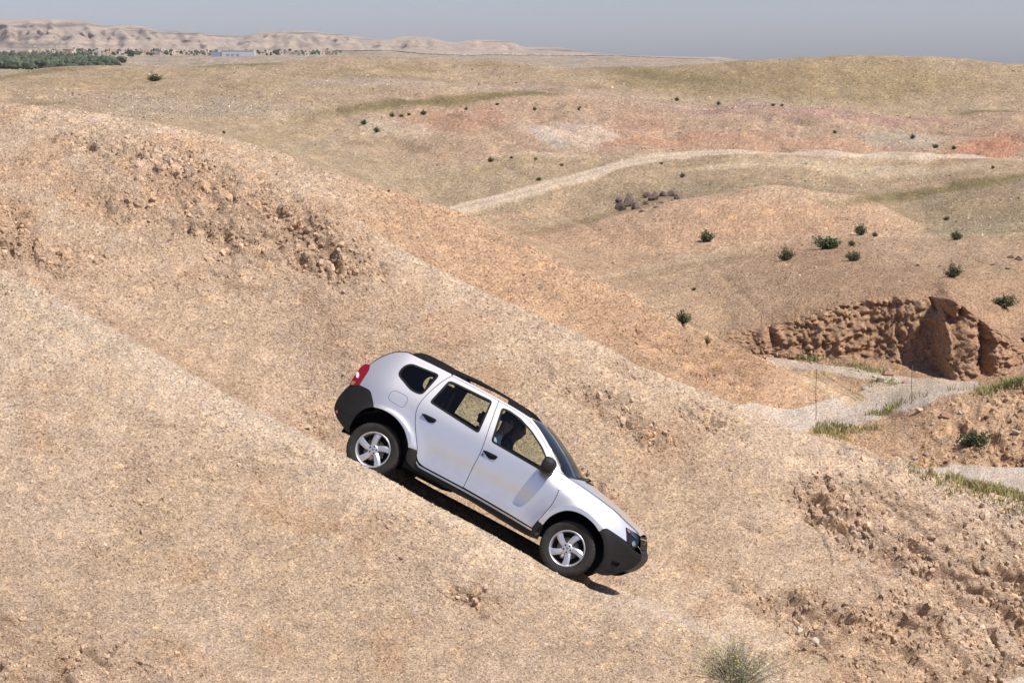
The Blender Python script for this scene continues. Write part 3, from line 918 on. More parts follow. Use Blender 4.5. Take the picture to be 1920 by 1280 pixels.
def panel_mesh(name, poly, holes=(), off=0.0, grid=16.0, rim=0.02, fn=None, dome=0.0):
    """a skin cut from the flank along poly, its edges turned inwards by rim"""
    fn = fn or P
    verts, edges = [], []
    for ring in [poly] + list(holes):
        s = len(verts)
        verts += [Vector((p.x, p.y)) for p in ring]
        edges += [(s + i, s + (i + 1) % len(ring)) for i in range(len(ring))]
    nb = len(verts)
    x0 = min(p.x for p in poly); x1 = max(p.x for p in poly)
    y0 = min(p.y for p in poly); y1 = max(p.y for p in poly)
    small = inset(poly, grid * 0.35)
    big = [inset(h, -grid * 0.35) for h in holes]
    j = 0
    y = y0 + grid / 2
    while y < y1:
        x = x0 + (grid / 2 if j % 2 else 0)
        while x < x1:
            if inside(small, x, y) and not any(inside(h, x, y) for h in big):
                verts.append(Vector((x, y)))
            x += grid
        y += grid * 0.866
        j += 1
    ov, oe, of, orig, _, _ = delaunay_2d_cdt(verts, edges, [], 0, 1e-4)
    tri = []
    for f in of:
        cx = sum(ov[i].x for i in f) / len(f); cy = sum(ov[i].y for i in f) / len(f)
        if inside(poly, cx, cy) and not any(inside(h, cx, cy) for h in holes):
            tri.append(tuple(f))
    V3 = [fn(p.x, p.y, off) for p in ov]
    bm = bmesh.new()
    bv = [bm.verts.new(v) for v in V3]
    for f in tri:
        try:
            bm.faces.new([bv[i] for i in f])
        except ValueError:
            pass
    for v in [v for v in bm.verts if not v.link_faces]:
        bm.verts.remove(v)
    bmesh.ops.recalc_face_normals(bm, faces=bm.faces)
    if bm.faces:
        s = sum(f.normal.y * f.calc_area() for f in bm.faces)
        if s > 0:
            bmesh.ops.reverse_faces(bm, faces=bm.faces)
    if rim:
        be = [e for e in bm.edges if len(e.link_faces) == 1]
        r = bmesh.ops.extrude_edge_only(bm, edges=be)
        for v in r['geom']:
            if isinstance(v, bmesh.types.BMVert):
                v.co.y += rim
        for f in r['geom']:
            if isinstance(f, bmesh.types.BMFace):
                f.smooth = True
    for f in bm.faces:
        f.smooth = True
    for e in bm.edges:
        if len(e.link_faces) == 2 and e.calc_face_angle(0) > 0.6:
            e.smooth = False
    me = bpy.data.meshes.new(name)
    bm.to_mesh(me)
    bm.free()
    return me


# ---- materials of the car
M_PAINT = principled('silver_paint', (0.93, 0.885, 0.825), 0.29, 0.78, **{'Coat Weight': 0.5, 'Coat Roughness': 0.06})


def add_dust(m, z0, z1, amount, dust=(0.42, 0.32, 0.22)):
    """a film of road dust, thicker low down on the body"""
    nt = m.node_tree
    b = nt.nodes['Principled BSDF']
    src = b.inputs['Base Color'].links[0].from_socket if b.inputs['Base Color'].links else None
    tc = nt.nodes.new('ShaderNodeTexCoord')
    sx = nt.nodes.new('ShaderNodeSeparateXYZ')
    nt.links.new(tc.outputs['Object'], sx.inputs[0])
    mr = nt.nodes.new('ShaderNodeMapRange')
    for i, v in enumerate((z0, z1, amount, 0.02)):
        mr.inputs[i + 1].default_value = v
    nt.links.new(sx.outputs['Z'], mr.inputs[0])
    n = nt.nodes.new('ShaderNodeTexNoise'); n.inputs['Scale'].default_value = 7.0; n.inputs['Detail'].default_value = 6.0
    nt.links.new(tc.outputs['Object'], n.inputs['Vector'])
    mu = nt.nodes.new('ShaderNodeMath'); mu.operation = 'MULTIPLY'
    nt.links.new(mr.outputs[0], mu.inputs[0]); nt.links.new(n.outputs['Fac'], mu.inputs[1])
    mx = nt.nodes.new('ShaderNodeMix'); mx.data_type = 'RGBA'
    nt.links.new(mu.outputs[0], mx.inputs[0])
    if src: nt.links.new(src, mx.inputs[6])
    else: mx.inputs[6].default_value = tuple(b.inputs['Base Color'].default_value)
    mx.inputs[7].default_value = (*dust, 1)
    nt.links.new(mx.outputs[2], b.inputs['Base Color'])
    return m


add_dust(M_PAINT, 0.3, 0.95, 0.38)
M_CLAD = add_variation(principled('black_plastic', (0.011, 0.011, 0.012), 0.6, 0.0, **{'Specular IOR Level': 0.3}), 30, 0.15, 0.0008, 400)
M_BLACK = principled('matt_black', (0.006, 0.006, 0.007), 0.85)
M_TRIM = principled('black_seal', (0.006, 0.006, 0.007), 0.5, 0.0, **{'Specular IOR Level': 0.2})
M_RUBBER = add_variation(principled('tyre_rubber', (0.020, 0.0195, 0.019), 0.8, 0.0, **{'Specular IOR Level': 0.3}), 14, 0.35, 0.001, 220)
add_dust(M_CLAD, 0.2, 1.0, 0.03)
add_dust(M_RUBBER, -1.0, 1.0, 0.05)
M_ALLOY = principled('wheel_silver', (0.60, 0.60, 0.62), 0.36, 0.7)
M_DISC = principled('brake_steel', (0.28, 0.27, 0.26), 0.45, 0.9)
M_RED = principled('red_lens', (0.24, 0.004, 0.008), 0.12, 0.0, **{'Coat Weight': 1.0})
M_WHITE = principled('white_lens', (0.75, 0.72, 0.72), 0.2)
M_AMBER = principled('pink_lens', (0.42, 0.17, 0.12), 0.25)
M_CHROME = principled('bright_trim', (0.72, 0.73, 0.75), 0.18, 1.0)
M_FABRIC = add_variation(principled('dark_seat_fabric', (0.025, 0.025, 0.028), 0.9), 40, 0.3)
M_GREYIN = principled('grey_interior', (0.05, 0.05, 0.055), 0.8)


def glass_material(name, tint, refl=0.10):
    m = bpy.data.materials.new(name)
    m.use_nodes = True
    nt = m.node_tree
    nt.nodes.clear()
    out = nt.nodes.new('ShaderNodeOutputMaterial')
    tr = nt.nodes.new('ShaderNodeBsdfTransparent')
    tr.inputs[0].default_value = (*tint, 1)
    gl = nt.nodes.new('ShaderNodeBsdfGlossy')
    gl.inputs['Roughness'].default_value = 0.02
    fr = nt.nodes.new('ShaderNodeFresnel')
    fr.inputs['IOR'].default_value = 1.45
    mx = nt.nodes.new('ShaderNodeMixShader')
    nt.links.new(fr.outputs[0], mx.inputs[0])
    nt.links.new(tr.outputs[0], mx.inputs[1])
    nt.links.new(gl.outputs[0], mx.inputs[2])
    nt.links.new(mx.outputs[0], out.inputs[0])
    return m


M_GLASS = glass_material('window_glass', (0.80, 0.86, 0.80))
M_LAMP = glass_material('clear_lens', (0.9, 0.9, 0.92))

car = empty('car')
tag(car, 'silver four-door off-road car with black roof rails driving down the sandy slope', 'car')

# ---- shared outlines (side view)
L = lambda *p: [Vector(q) for q in p]
ROOF = spline([(232, 133), (262, 110), (310, 84), (365, 68), (420, 70), (455, 86), (550, 131), (650, 181), (760, 239), (870, 299), (960, 351), (1040, 402)])
APIL = spline([(1040, 402), (1085, 465), (1130, 545), (1165, 615), (1187, 662), (1215, 692)])
HOODC = spline(HOOD)
B_LINE = spline([(877, 312), (835, 430), (790, 560), (745, 650), (702, 741)])
FD_FRONT = spline([(1180, 668), (1172, 740), (1140, 812), (1095, 868), (1063, 903), (1037, 935)])
RD_REAR = spline([(643, 188), (600, 214), (545, 260), (495, 314), (472, 354), (464, 400), (466, 470), (474, 545), (471, 588), (482, 618), (506, 640)])
FD_TOP = spline([(881, 314), (960, 362), (1028, 410), (1073, 470), (1118, 550), (1155, 620), (1176, 664)])
RD_TOP = spline([(648, 190), (760, 248), (873, 309)])
SILL_R = spline([(506, 640), (700, 741)])
SILL_F = spline([(702, 741), (870, 836), (1037, 935)])
F_ARCH = spline([(1090, 921), (1105, 900), (1130, 877), (1165, 859), (1205, 850), (1245, 855), (1280, 869), (1312, 891), (1340, 918), (1362, 950)])
R_ARCH = spline([(431, 547), (427, 512), (408, 455), (368, 402), (312, 364), (257, 347)])
RB_EDGE = spline([(257, 347), (247, 300), (235, 266), (205, 248), (180, 236)])
TL_IN = spline([(180, 236), (206, 195), (226, 160), (232, 133)])
FB_EDGE = spline([(1362, 950), (1375, 942), (1400, 938), (1450, 968), (1500, 1001)])
WIN_F = rounded([(893, 346), (930, 360), (985, 400), (1040, 462), (1090, 540), (1116, 602), (1108, 672), (838, 516)], 16)
WIN_R = rounded([(628, 214), (650, 218), (846, 314), (776, 476), (534, 322)], 16)
WIN_Q = rounded([(371, 182), (400, 140), (440, 125), (585, 183), (495, 288), (440, 265)], 24)
FLAP = rounded([(322, 305), (352, 258), (434, 298), (404, 356)], 26)


def flank(name, poly, mat, holes=(), parent=car, gap=1.6, **kw):
    me = panel_mesh(name, inset(poly, gap) if gap else poly, holes, **kw)
    return link(name, me, mat, parent)


def backing(parent, poly, holes=(), depth=-0.03):
    me = panel_mesh('inner_panel', inset(poly, -5), [inset(h, -1) for h in holes], off=depth, grid=40, rim=0)
    return link('inner_panel', me, M_BLACK, parent)


def window(parent, poly):
    seal = panel_mesh('window_seal', inset(poly, -1.0), [inset(poly, 8.5)], off=0.002, rim=0.03)
    s = link('window_seal', seal, M_TRIM, parent)
    g = panel_mesh('window_glass', inset(poly, 5.0), (), off=-0.012, grid=30, rim=0)
    link('window_glass', g, M_GLASS, parent)


def slab(name, poly, mat, parent, y_out=0.0, thick=0.05):
    """outline extruded inwards: rails, handles"""
    f = lambda u, v, off: P(u, v, off)
    me = panel_mesh(name, poly, (), off=y_out, grid=12, rim=thick, fn=f)
    return link(name, me, mat, parent)


def handle(parent, u, v):
    rec = rounded([(u, v), (u + 68, v + 28), (u + 60, v + 44), (u + 30, v + 42), (u + 12, v + 22)], 10)
    link('recess_shade', panel_mesh('recess_shade', rec, (), off=0.0015, grid=12, rim=0.004), M_CLAD, parent)  # flat patch on the door, the recess shade put in as black
    bar = rounded([(u - 2, v - 3), (u + 14, v - 1), (u + 66, v + 24), (u + 72, v + 32), (u + 62, v + 38), (u + 20, v + 16), (u + 2, v + 8)], 6)
    link('door_handle', panel_mesh('door_handle', bar, (), off=0.028, grid=10, rim=0.022), M_TRIM, parent)


sides = []
# front door
poly = join(FD_TOP, FD_FRONT, SILL_F[::-1], B_LINE[::-1])
fd = flank('front_door', poly, M_PAINT, [WIN_F])
backing(fd, poly, [WIN_F]); window(fd, WIN_F); handle(fd, 800, 562)
link('door_lock', panel_mesh('door_lock', rounded([(791, 574), (802, 574), (802, 588), (791, 588)], 6), (), off=0.004, grid=8, rim=0.004), M_DISC, fd)
sides.append(fd)
# mirror
bm = bmesh.new()
bmesh.ops.create_uvsphere(bm, u_segments=24, v_segments=14, radius=1.0)
for v in bm.verts:
    c = v.co
    c.x = math.copysign(abs(c.x) ** 0.8, c.x); c.z = math.copysign(abs(c.z) ** 0.75, c.z); c.y = math.copysign(abs(c.y) ** 0.7, c.y)
    if c.x < -0.55: c.x = -0.55
    v.co = Vector((c.x * 0.105, c.y * 0.115, c.z * 0.105))
for f in bm.faces: f.smooth = True
me = bpy.data.meshes.new('mirror_housing'); bm.to_mesh(me); bm.free()
pm = P(1105, 640)
mir = link('mirror_housing', me, M_CLAD, fd)
mir.location = (pm.x + 0.03, pm.y - 0.17, pm.z + 0.03)
bm = bmesh.new()
bmesh.ops.create_cube(bm, size=1.0)
for v in bm.verts:
    t = 0.5 - v.co.y          # towards the housing
    v.co = Vector((v.co.x * (0.075 - 0.02 * t) + 0.02 * (1 - t), v.co.y * 0.19, v.co.z * (0.075 - 0.02 * t)))
bmesh.ops.bevel(bm, geom=bm.edges[:], offset=0.012, segments=2, affect='EDGES')
me = bpy.data.meshes.new('mirror_arm'); bm.to_mesh(me); bm.free()
arm = link('mirror_arm', me, M_CLAD, fd)
pb = P(1132, 668)
arm.location = (pb.x - 0.03, pb.y - 0.075, pb.z + 0.0)
# rear door
poly = join(RD_TOP, B_LINE, SILL_R[::-1], RD_REAR[::-1])
rd = flank('rear_door', poly, M_PAINT, [WIN_R])
backing(rd, poly, [WIN_R]); window(rd, WIN_R); handle(rd, 499, 382)
sides.append(rd)
# rear quarter
poly = join(ROOF[:[i for i, p in enumerate(ROOF) if p.x <= 646][-1] + 1], L((643, 188)), RD_REAR[:[i for i, p in enumerate(RD_REAR) if p.y <= 545][-1] + 1], L((474, 562), (431, 547)), R_ARCH, RB_EDGE, TL_IN)
qp = flank('rear_quarter_panel', poly, M_PAINT, [WIN_Q])
backing(qp, poly, [WIN_Q]); window(qp, WIN_Q)
fl_ring = panel_mesh('fuel_flap', inset(FLAP, 1.2), (), off=0.003, grid=14, rim=0.006)
link('fuel_flap', fl_ring, M_PAINT, qp)
link('fuel_flap_gap', panel_mesh('fuel_flap_gap', inset(FLAP, -0.8), [inset(FLAP, 1.0)], off=0.0008, grid=14, rim=0), M_BLACK, qp)
sides.append(qp)
# roof side and screen pillar
up = [p for p in ROOF if p.x >= 646]
poly = join(up, APIL[:-3], L((1180, 668)), FD_TOP[::-1], L((877, 312)), RD_TOP[::-1], L((643, 188)))
sf = flank('roof_side', poly, M_PAINT, gap=0.3, grid=8)
sides.append(sf)
# front wing
poly = join(L((1180, 668)), APIL[-3:], HOODC[:-2], L((1560, 966)), L((1497, 932)), L((1499, 965)), FB_EDGE[::-1], F_ARCH[::-1], L((1090, 921), (1068, 905)), FD_FRONT[::-1][6:])
fw = flank('front_wing', poly, M_PAINT)
backing(fw, poly)
ind = rounded([(1163, 735), (1187, 738), (1186, 752), (1165, 750)], 5)
link('side_indicator', panel_mesh('side_indicator', ind, (), off=0.006, grid=8, rim=0.006), M_WHITE, fw)
sides.append(fw)


# raised wheel arch lips
def arch_lip(parent, arch, width, c):
    pts = list(arch)
    outer = []
    for i, p in enumerate(pts):
        d = (p - Vector(c)).normalized()
        w = width * math.sin(math.pi * min(1, max(0.0, (i + 2) / (len(pts) + 3)))) ** 0.35
        outer.append(p + d * w)
    poly = join(pts, outer[::-1])
    link('arch_lip', panel_mesh('arch_lip', poly, (), off=0.007, grid=10, rim=0.02), M_PAINT, parent)


arch_lip(qp, R_ARCH, 22, (252, 556))
arch_lip(fw, F_ARCH, 24, (1207, 1033))
# bumpers
FB_ARCH = spline([(1362, 950), (1378, 985), (1385, 1030), (1380, 1075), (1362, 1115), (1337, 1147)])
poly = join(FB_EDGE, spline([(1500, 1001), (1540, 1042), (1578, 1067)]), spline([(1578, 1067), (1576, 1086), (1560, 1108), (1530, 1130), (1440, 1160), (1388, 1164), (1337, 1147)]), FB_ARCH[::-1])
FOG = rounded([(1426, 1090), (1470, 1106), (1440, 1132), (1414, 1128)], 6)
fb = flank('front_bumper', poly, M_CLAD, [FOG], gap=0.8, rim=0.03)
link('fog_lamp_recess', panel_mesh('fog_lamp_recess', inset(FOG, -2), (), off=-0.03, grid=14, rim=0), M_BLACK, fb)
crease = spline([(1392, 1128), (1450, 1140), (1530, 1112), (1562, 1090)])
link('bumper_lip', panel_mesh('bumper_lip', join(crease, [p + Vector((0, 7)) for p in crease][::-1]), (), off=0.006, grid=10, rim=0.01), M_CLAD, fb)
sides.append(fb)
RB_ARCH = spline([(257, 347), (215, 356), (180, 378), (153, 410), (137, 445), (132, 478)])
RB_BACK = spline([(132, 478), (118, 464), (74, 405), (55, 352), (72, 303), (108, 257), (135, 236)])
poly = join(RB_EDGE[::-1], RB_ARCH, RB_BACK, L((160, 239)))
rb = flank('rear_bumper', poly, M_CLAD, gap=0.8, rim=0.03)
seam = [(58, 348), (110, 372), (165, 396)]
s1 = spline(seam)
link('bumper_seam', panel_mesh('bumper_seam', join(s1, [p + Vector((0, 3)) for p in s1][::-1]), (), off=0.002, grid=10, rim=0.002), M_BLACK, rb)
refl = rounded([(62, 362), (72, 358), (74, 374), (64, 376)], 3)
link('reflector', panel_mesh('reflector', refl, (), off=0.004, grid=8, rim=0.004), M_AMBER, rb)
sides.append(rb)
# sill
poly = join(spline([(431, 548), (474, 564), (469, 600), (480, 626), (506, 645)]), spline([(506, 645), (700, 746)]), spline([(700, 746), (870, 841), (1037, 940)]), spline([(1040, 938), (1066, 906), (1090, 921), (1076, 960), (1060, 990)]),
            spline([(1060, 990), (1000, 966), (870, 890), (650, 757), (450, 646)]), spline([(450, 646), (418, 606), (431, 548)]))
sl_ = flank('sill', poly, M_CLAD, gap=0.6, rim=0.10)
strip_t = spline([(472, 612), (482, 630), (507, 647), (700, 748), (870, 843), (1038, 941)])
strip = join(strip_t, [p + Vector((-3.5, 8.0)) for p in strip_t][::-1])
link('sill_highlight', panel_mesh('sill_highlight', strip, (), off=0.012, grid=10, rim=0.02), M_CHROME, sl_)  # bright strip added as the highlight along the lower door edge
sides.append(sl_)
# lamps
poly = spline([(180, 236), (206, 195), (226, 160), (232, 134)]) + spline([(226, 128), (208, 128), (188, 142), (163, 176), (140, 213), (131, 234)]) + spline([(140, 238), (160, 239), (178, 237)])
TL = join(poly)
tl = flank('tail_lamp', TL, M_RED, gap=0.8, off=0.006)
circ = [Vector((172 + 8 * math.cos(a), 184 + 16 * math.sin(a))) for a in [i * math.tau / 20 for i in range(20)]]
link('reversing_light', panel_mesh('reversing_light', circ, (), off=0.009, grid=8, rim=0.004), M_WHITE, tl)
amb = rounded([(146, 212), (164, 218), (152, 235), (137, 232)], 6)
link('turn_signal', panel_mesh('turn_signal', amb, (), off=0.011, grid=8, rim=0.006), M_AMBER, tl)
sides.append(tl)
HLP = rounded([(1497, 932), (1530, 948), (1563, 967), (1566, 992), (1556, 1022), (1538, 1038), (1512, 1012), (1500, 990)], 8)
hl = flank('headlamp', HLP, M_TRIM, gap=0.4, off=-0.035)
link('headlamp_lens', panel_mesh('headlamp_lens', HLP, (), off=0.003, grid=14, rim=0.03), M_LAMP, hl)
b1 = rounded([(1500, 936), (1530, 950), (1556, 972), (1552, 992), (1520, 962), (1502, 952)], 6)
link('lamp_reflector', panel_mesh('lamp_reflector', b1, (), off=-0.014, grid=10, rim=0.02), M_CHROME, hl)
c2_ = [Vector((1536 + 10 * math.cos(a), 1010 + 13 * math.sin(a))) for a in [i * math.tau / 16 for i in range(16)]]
link('lamp_bulb', panel_mesh('lamp_bulb', c2_, (), off=-0.012, grid=8, rim=0.02), M_CHROME, hl)
am = rounded([(1504, 940), (1520, 948), (1516, 956), (1505, 950)], 3)
link('turn_signal', panel_mesh('turn_signal', am, (), off=-0.004, grid=8, rim=0.01), M_AMBER, hl)
sides.append(hl)


# roof rails
def rail_panel(name, poly, parent, off, thick):
    # the rail stands on the roof: keep one lateral position for the whole outline
    def f(u, v, o):
        xs, zs = seen(u, v)
        zs = 0.343 + zs * math.cos(YAW)
        D = YW - 0.615
        return Vector((xs - D * math.tan(YAW), -(0.615 + o), zs - D * math.tan(ROLLV)))
    me = panel_mesh(name, poly, (), off=off, grid=12, rim=thick, fn=f)
    return link(name, me, M_CLAD, parent)


rail = rail_panel('roof_rail', rounded([(644, 147), (790, 214), (945, 303), (946, 315), (790, 227), (644, 160)], 3), car, 0.018, 0.036)
rail_panel('rail_foot', rounded([(436, 82), (456, 74), (490, 72), (530, 83), (600, 118), (658, 150), (658, 188), (550, 139), (448, 92)], 8), rail, 0.03, 0.06)
rail_panel('rail_foot', rounded([(928, 296), (962, 314), (1000, 342), (1026, 372), (1046, 414), (1028, 404), (960, 359), (922, 338)], 8), rail, 0.03, 0.06)
rail_panel('rail_base', rounded([(600, 158), (760, 240), (940, 342), (940, 350), (760, 250), (600, 168)], 2), rail, 0.03, 0.02)
sides.append(rail)

# the left flank is the mirror image
for s in sides:
    c = copy_tree(s, car)
    c.scale = (1, -1, 1)


# ---- surfaces across the car
def across(name, curve, mat, bx=0.0, bz=0.0, n=16, parent=car, in_y=0.0, dx=0.0, dz=0.0, k=2.0, pos=None):
    """skin spanned between the right edge curve and its mirror image, crowned by bx / bz"""
    pts = [P(p.x, p.y) for p in curve] if pos is None else pos
    V, F = [], []
    m = len(pts)
    for i, p in enumerate(pts):
        s = i / (m - 1)
        ax = bx(s) if callable(bx) else bx
        az = bz(s) if callable(bz) else bz
        yy = p.y + in_y
        for j in range(n + 1):
            t = -1 + 2 * j / n
            q = 1 - abs(t) ** k
            V.append((p.x + ax * q + dx, -yy * t * -1 if False else yy * (-t), p.z + az * q + dz))
    for i in range(m - 1):
        for j in range(n):
            a = i * (n + 1) + j
            F.append((a, a + 1, a + n + 2, a + n + 1))
    me = mesh_from(name, V, F)
    bm = bmesh.new(); bm.from_mesh(me)
    bmesh.ops.recalc_face_normals(bm, faces=bm.faces)
    bm.to_mesh(me); bm.free()
    return link(name, me, mat, parent)


i0 = [i for i, p in enumerate(ROOF) if p.x >= 372][0]
roof = across('roof', ROOF[i0:], M_PAINT, bx=lambda s: 0.10 * max(0, (s - 0.7) / 0.3) ** 2 - 0.05 * max(0, 1 - s / 0.15), bz=0.006, k=2.4)
screen = across('windscreen', APIL, M_GLASS, bx=lambda s: 0.10 + 0.08 * s, bz=lambda s: 0.035 + 0.03 * s, n=20)
hood = across('bonnet', HOODC, M_PAINT, bx=lambda s: 0.18 * (1 - s) ** 3 + 0.0 * max(0, (s - 0.6) / 0.4) ** 2, bz=lambda s: 0.062 - 0.03 * s, n=20, k=2.6)
cowl = across('cowl', spline([(1200, 684), (1232, 706)]), M_BLACK, bx=0.185, bz=0.068, n=20, dz=0.004, dx=0.0)
wip = across('wiper', spline([(1206, 686), (1213, 694)]), M_BLACK, bx=0.19, bz=0.088, n=20, dz=0.012, in_y=0.1, parent=cowl)
GATE = spline([(372, 68), (310, 84), (262, 110), (232, 132), (208, 128), (188, 142), (163, 176), (140, 213), (131, 234), (108, 257)])
gate = across('tailgate', GATE, M_PAINT, bx=lambda s: -0.05 - 0.06 * s, bz=0.03, n=18, k=2.6)
gg = [p for i, p in enumerate(GATE) if 3 <= i <= len(GATE) * 0.5]
across('rear_window', gg, M_TRIM, bx=lambda s: -0.075 - 0.02 * s, bz=0.03, n=18, k=2.6, in_y=0.10, parent=gate, dx=-0.01)
rbm = across('bumper_beam', [p for p in RB_BACK if p.y < 420][::-1], M_CLAD, bx=-0.09, bz=0.0, n=16, k=2.4, parent=rb)
wp = empty('rear_wiper', (0, 0, 0), None)
bpy.data.objects.remove(wp)
q = P(205, 118)
bm = bmesh.new(); bmesh.ops.create_uvsphere(bm, u_segments=10, v_segments=8, radius=0.022)
me = bpy.data.meshes.new('rear_washer'); bm.to_mesh(me); bm.free()
o = link('rear_washer', me, M_BLACK, gate); o.location = (q.x - 0.07, 0.25, q.z + 0.06); o.scale = (1.2, 2.0, 0.8)
NOSE = spline([(1570, 972), (1574, 1000), (1570, 1040), (1577, 1066)])
gr = across('grille', NOSE, M_BLACK, bx=-0.01, bz=0.0, n=18, k=2.4)
for k_ in range(3):
    sl = spline([(1573 - 1 * k_, 985 + 22 * k_), (1573 - k_, 990 + 22 * k_)])
    across('grille_bar', sl, M_CHROME if k_ == 0 else M_TRIM, bx=0.005, bz=0.0, n=18, k=2.4, parent=gr)
across('bumper_beam', spline([(1577, 1066), (1576, 1086), (1560, 1108), (1530, 1130), (1490, 1146)]), M_CLAD, bx=lambda s: 0.01, n=18, k=2.4, parent=fb)
# emblem on the grille: a silver shield with an open centre
bm = bmesh.new()
sh = [(-.07, .035), (.07, .035), (.07, -.01), (0, -.045), (-.07, -.01)]
sh2 = [(a * .62, b * .55) for a, b in sh]
v1 = [bm.verts.new((0, a, b)) for a, b in sh]; v2 = [bm.verts.new((0, a, b)) for a, b in sh2]
for i in range(5):
    bm.faces.new((v1[i], v1[(i + 1) % 5], v2[(i + 1) % 5], v2[i]))
bmesh.ops.solidify(bm, geom=bm.faces[:], thickness=0.012)
me = bpy.data.meshes.new('emblem'); bm.to_mesh(me); bm.free()
e = P(1574, 1000)
o = link('emblem', me, M_CHROME, gr); o.location = (e.x + 0.012, 0, e.z + 0.0)

# ---- underside, wheel wells
def box(name, x0, x1, y0, y1, z0, z1, mat, parent, bevel=0.01):
    bm = bmesh.new()
    bmesh.ops.create_cube(bm, size=1.0)
    for v in bm.verts:
        v.co = Vector(((x0 + x1) / 2 + v.co.x * (x1 - x0), (y0 + y1) / 2 + v.co.y * (y1 - y0), (z0 + z1) / 2 + v.co.z * (z1 - z0)))
    if bevel:
        bmesh.ops.bevel(bm, geom=bm.edges[:], offset=bevel, segments=2, affect='EDGES')
    for f in bm.faces: f.smooth = False
    me = bpy.data.meshes.new(name); bm.to_mesh(me); bm.free()
    return link(name, me, mat, parent)


fl_ = box('floor', 0.40, 2.22, -0.80, 0.80, 0.32, 0.40, M_BLACK, car)
box('boot_floor', -0.45, 0.44, -0.60, 0.60, 0.50, 0.60, M_BLACK, fl_)
box('engine_tray', 2.18, 3.30, -0.56, 0.56, 0.36, 0.85, M_BLACK, fl_)
box('fuel_tank', 0.30, 0.95, -0.45, 0.30, 0.27, 0.33, M_BLACK, fl_, 0.03)
for cx in (0.0, 2.673):
    V, F = [], []
    nseg = 20
    for i in range(nseg + 1):
        a = math.pi * (0.0 + 1.0 * i / nseg)
        for y in (-0.86, -0.60):
            V.append((cx + 0.455 * math.cos(a), y, 0.36 + 0.455 * math.sin(a)))
    for i in range(nseg):
        F.append((2 * i, 2 * i + 1, 2 * i + 3, 2 * i + 2))
    cidx = len(V); V.append((cx, -0.60, 0.36))
    for i in range(nseg):
        F.append((cidx, 2 * i + 1, 2 * i + 3))
    me = mesh_from('wheel_well', V, F)
    w1 = link('wheel_well', me, M_BLACK, car)
    w2 = link('wheel_well', me, M_BLACK, car); w2.scale = (1, -1, 1)
    box('axle', cx - 0.04, cx + 0.04, -0.72, 0.72, 0.30, 0.38, M_BLACK, fl_, 0.02)

# ---- wheels
def lathe(name, prof, n=64, tread=False):
    """profile (y, r) turned round the y axis"""
    V, F = [], []
    m = len(prof)
    for i in range(n):
        a = i * math.tau / n
        for (y, r) in prof:
            if tread and r > 0.325 and abs(y) > 0.04 and i % 3 == 0: r -= 0.007
            V.append((r * math.sin(a), y, r * math.cos(a)))
    for i in range(n):
        for j in range(m - 1):
            a = i * m + j; b = ((i + 1) % n) * m + j
            F.append((a, a + 1, b + 1, b))
    me = mesh_from(name, V, F)
    bm = bmesh.new(); bm.from_mesh(me); bmesh.ops.recalc_face_normals(bm, faces=bm.faces)
    bm.to_mesh(me); bm.free()
    return me


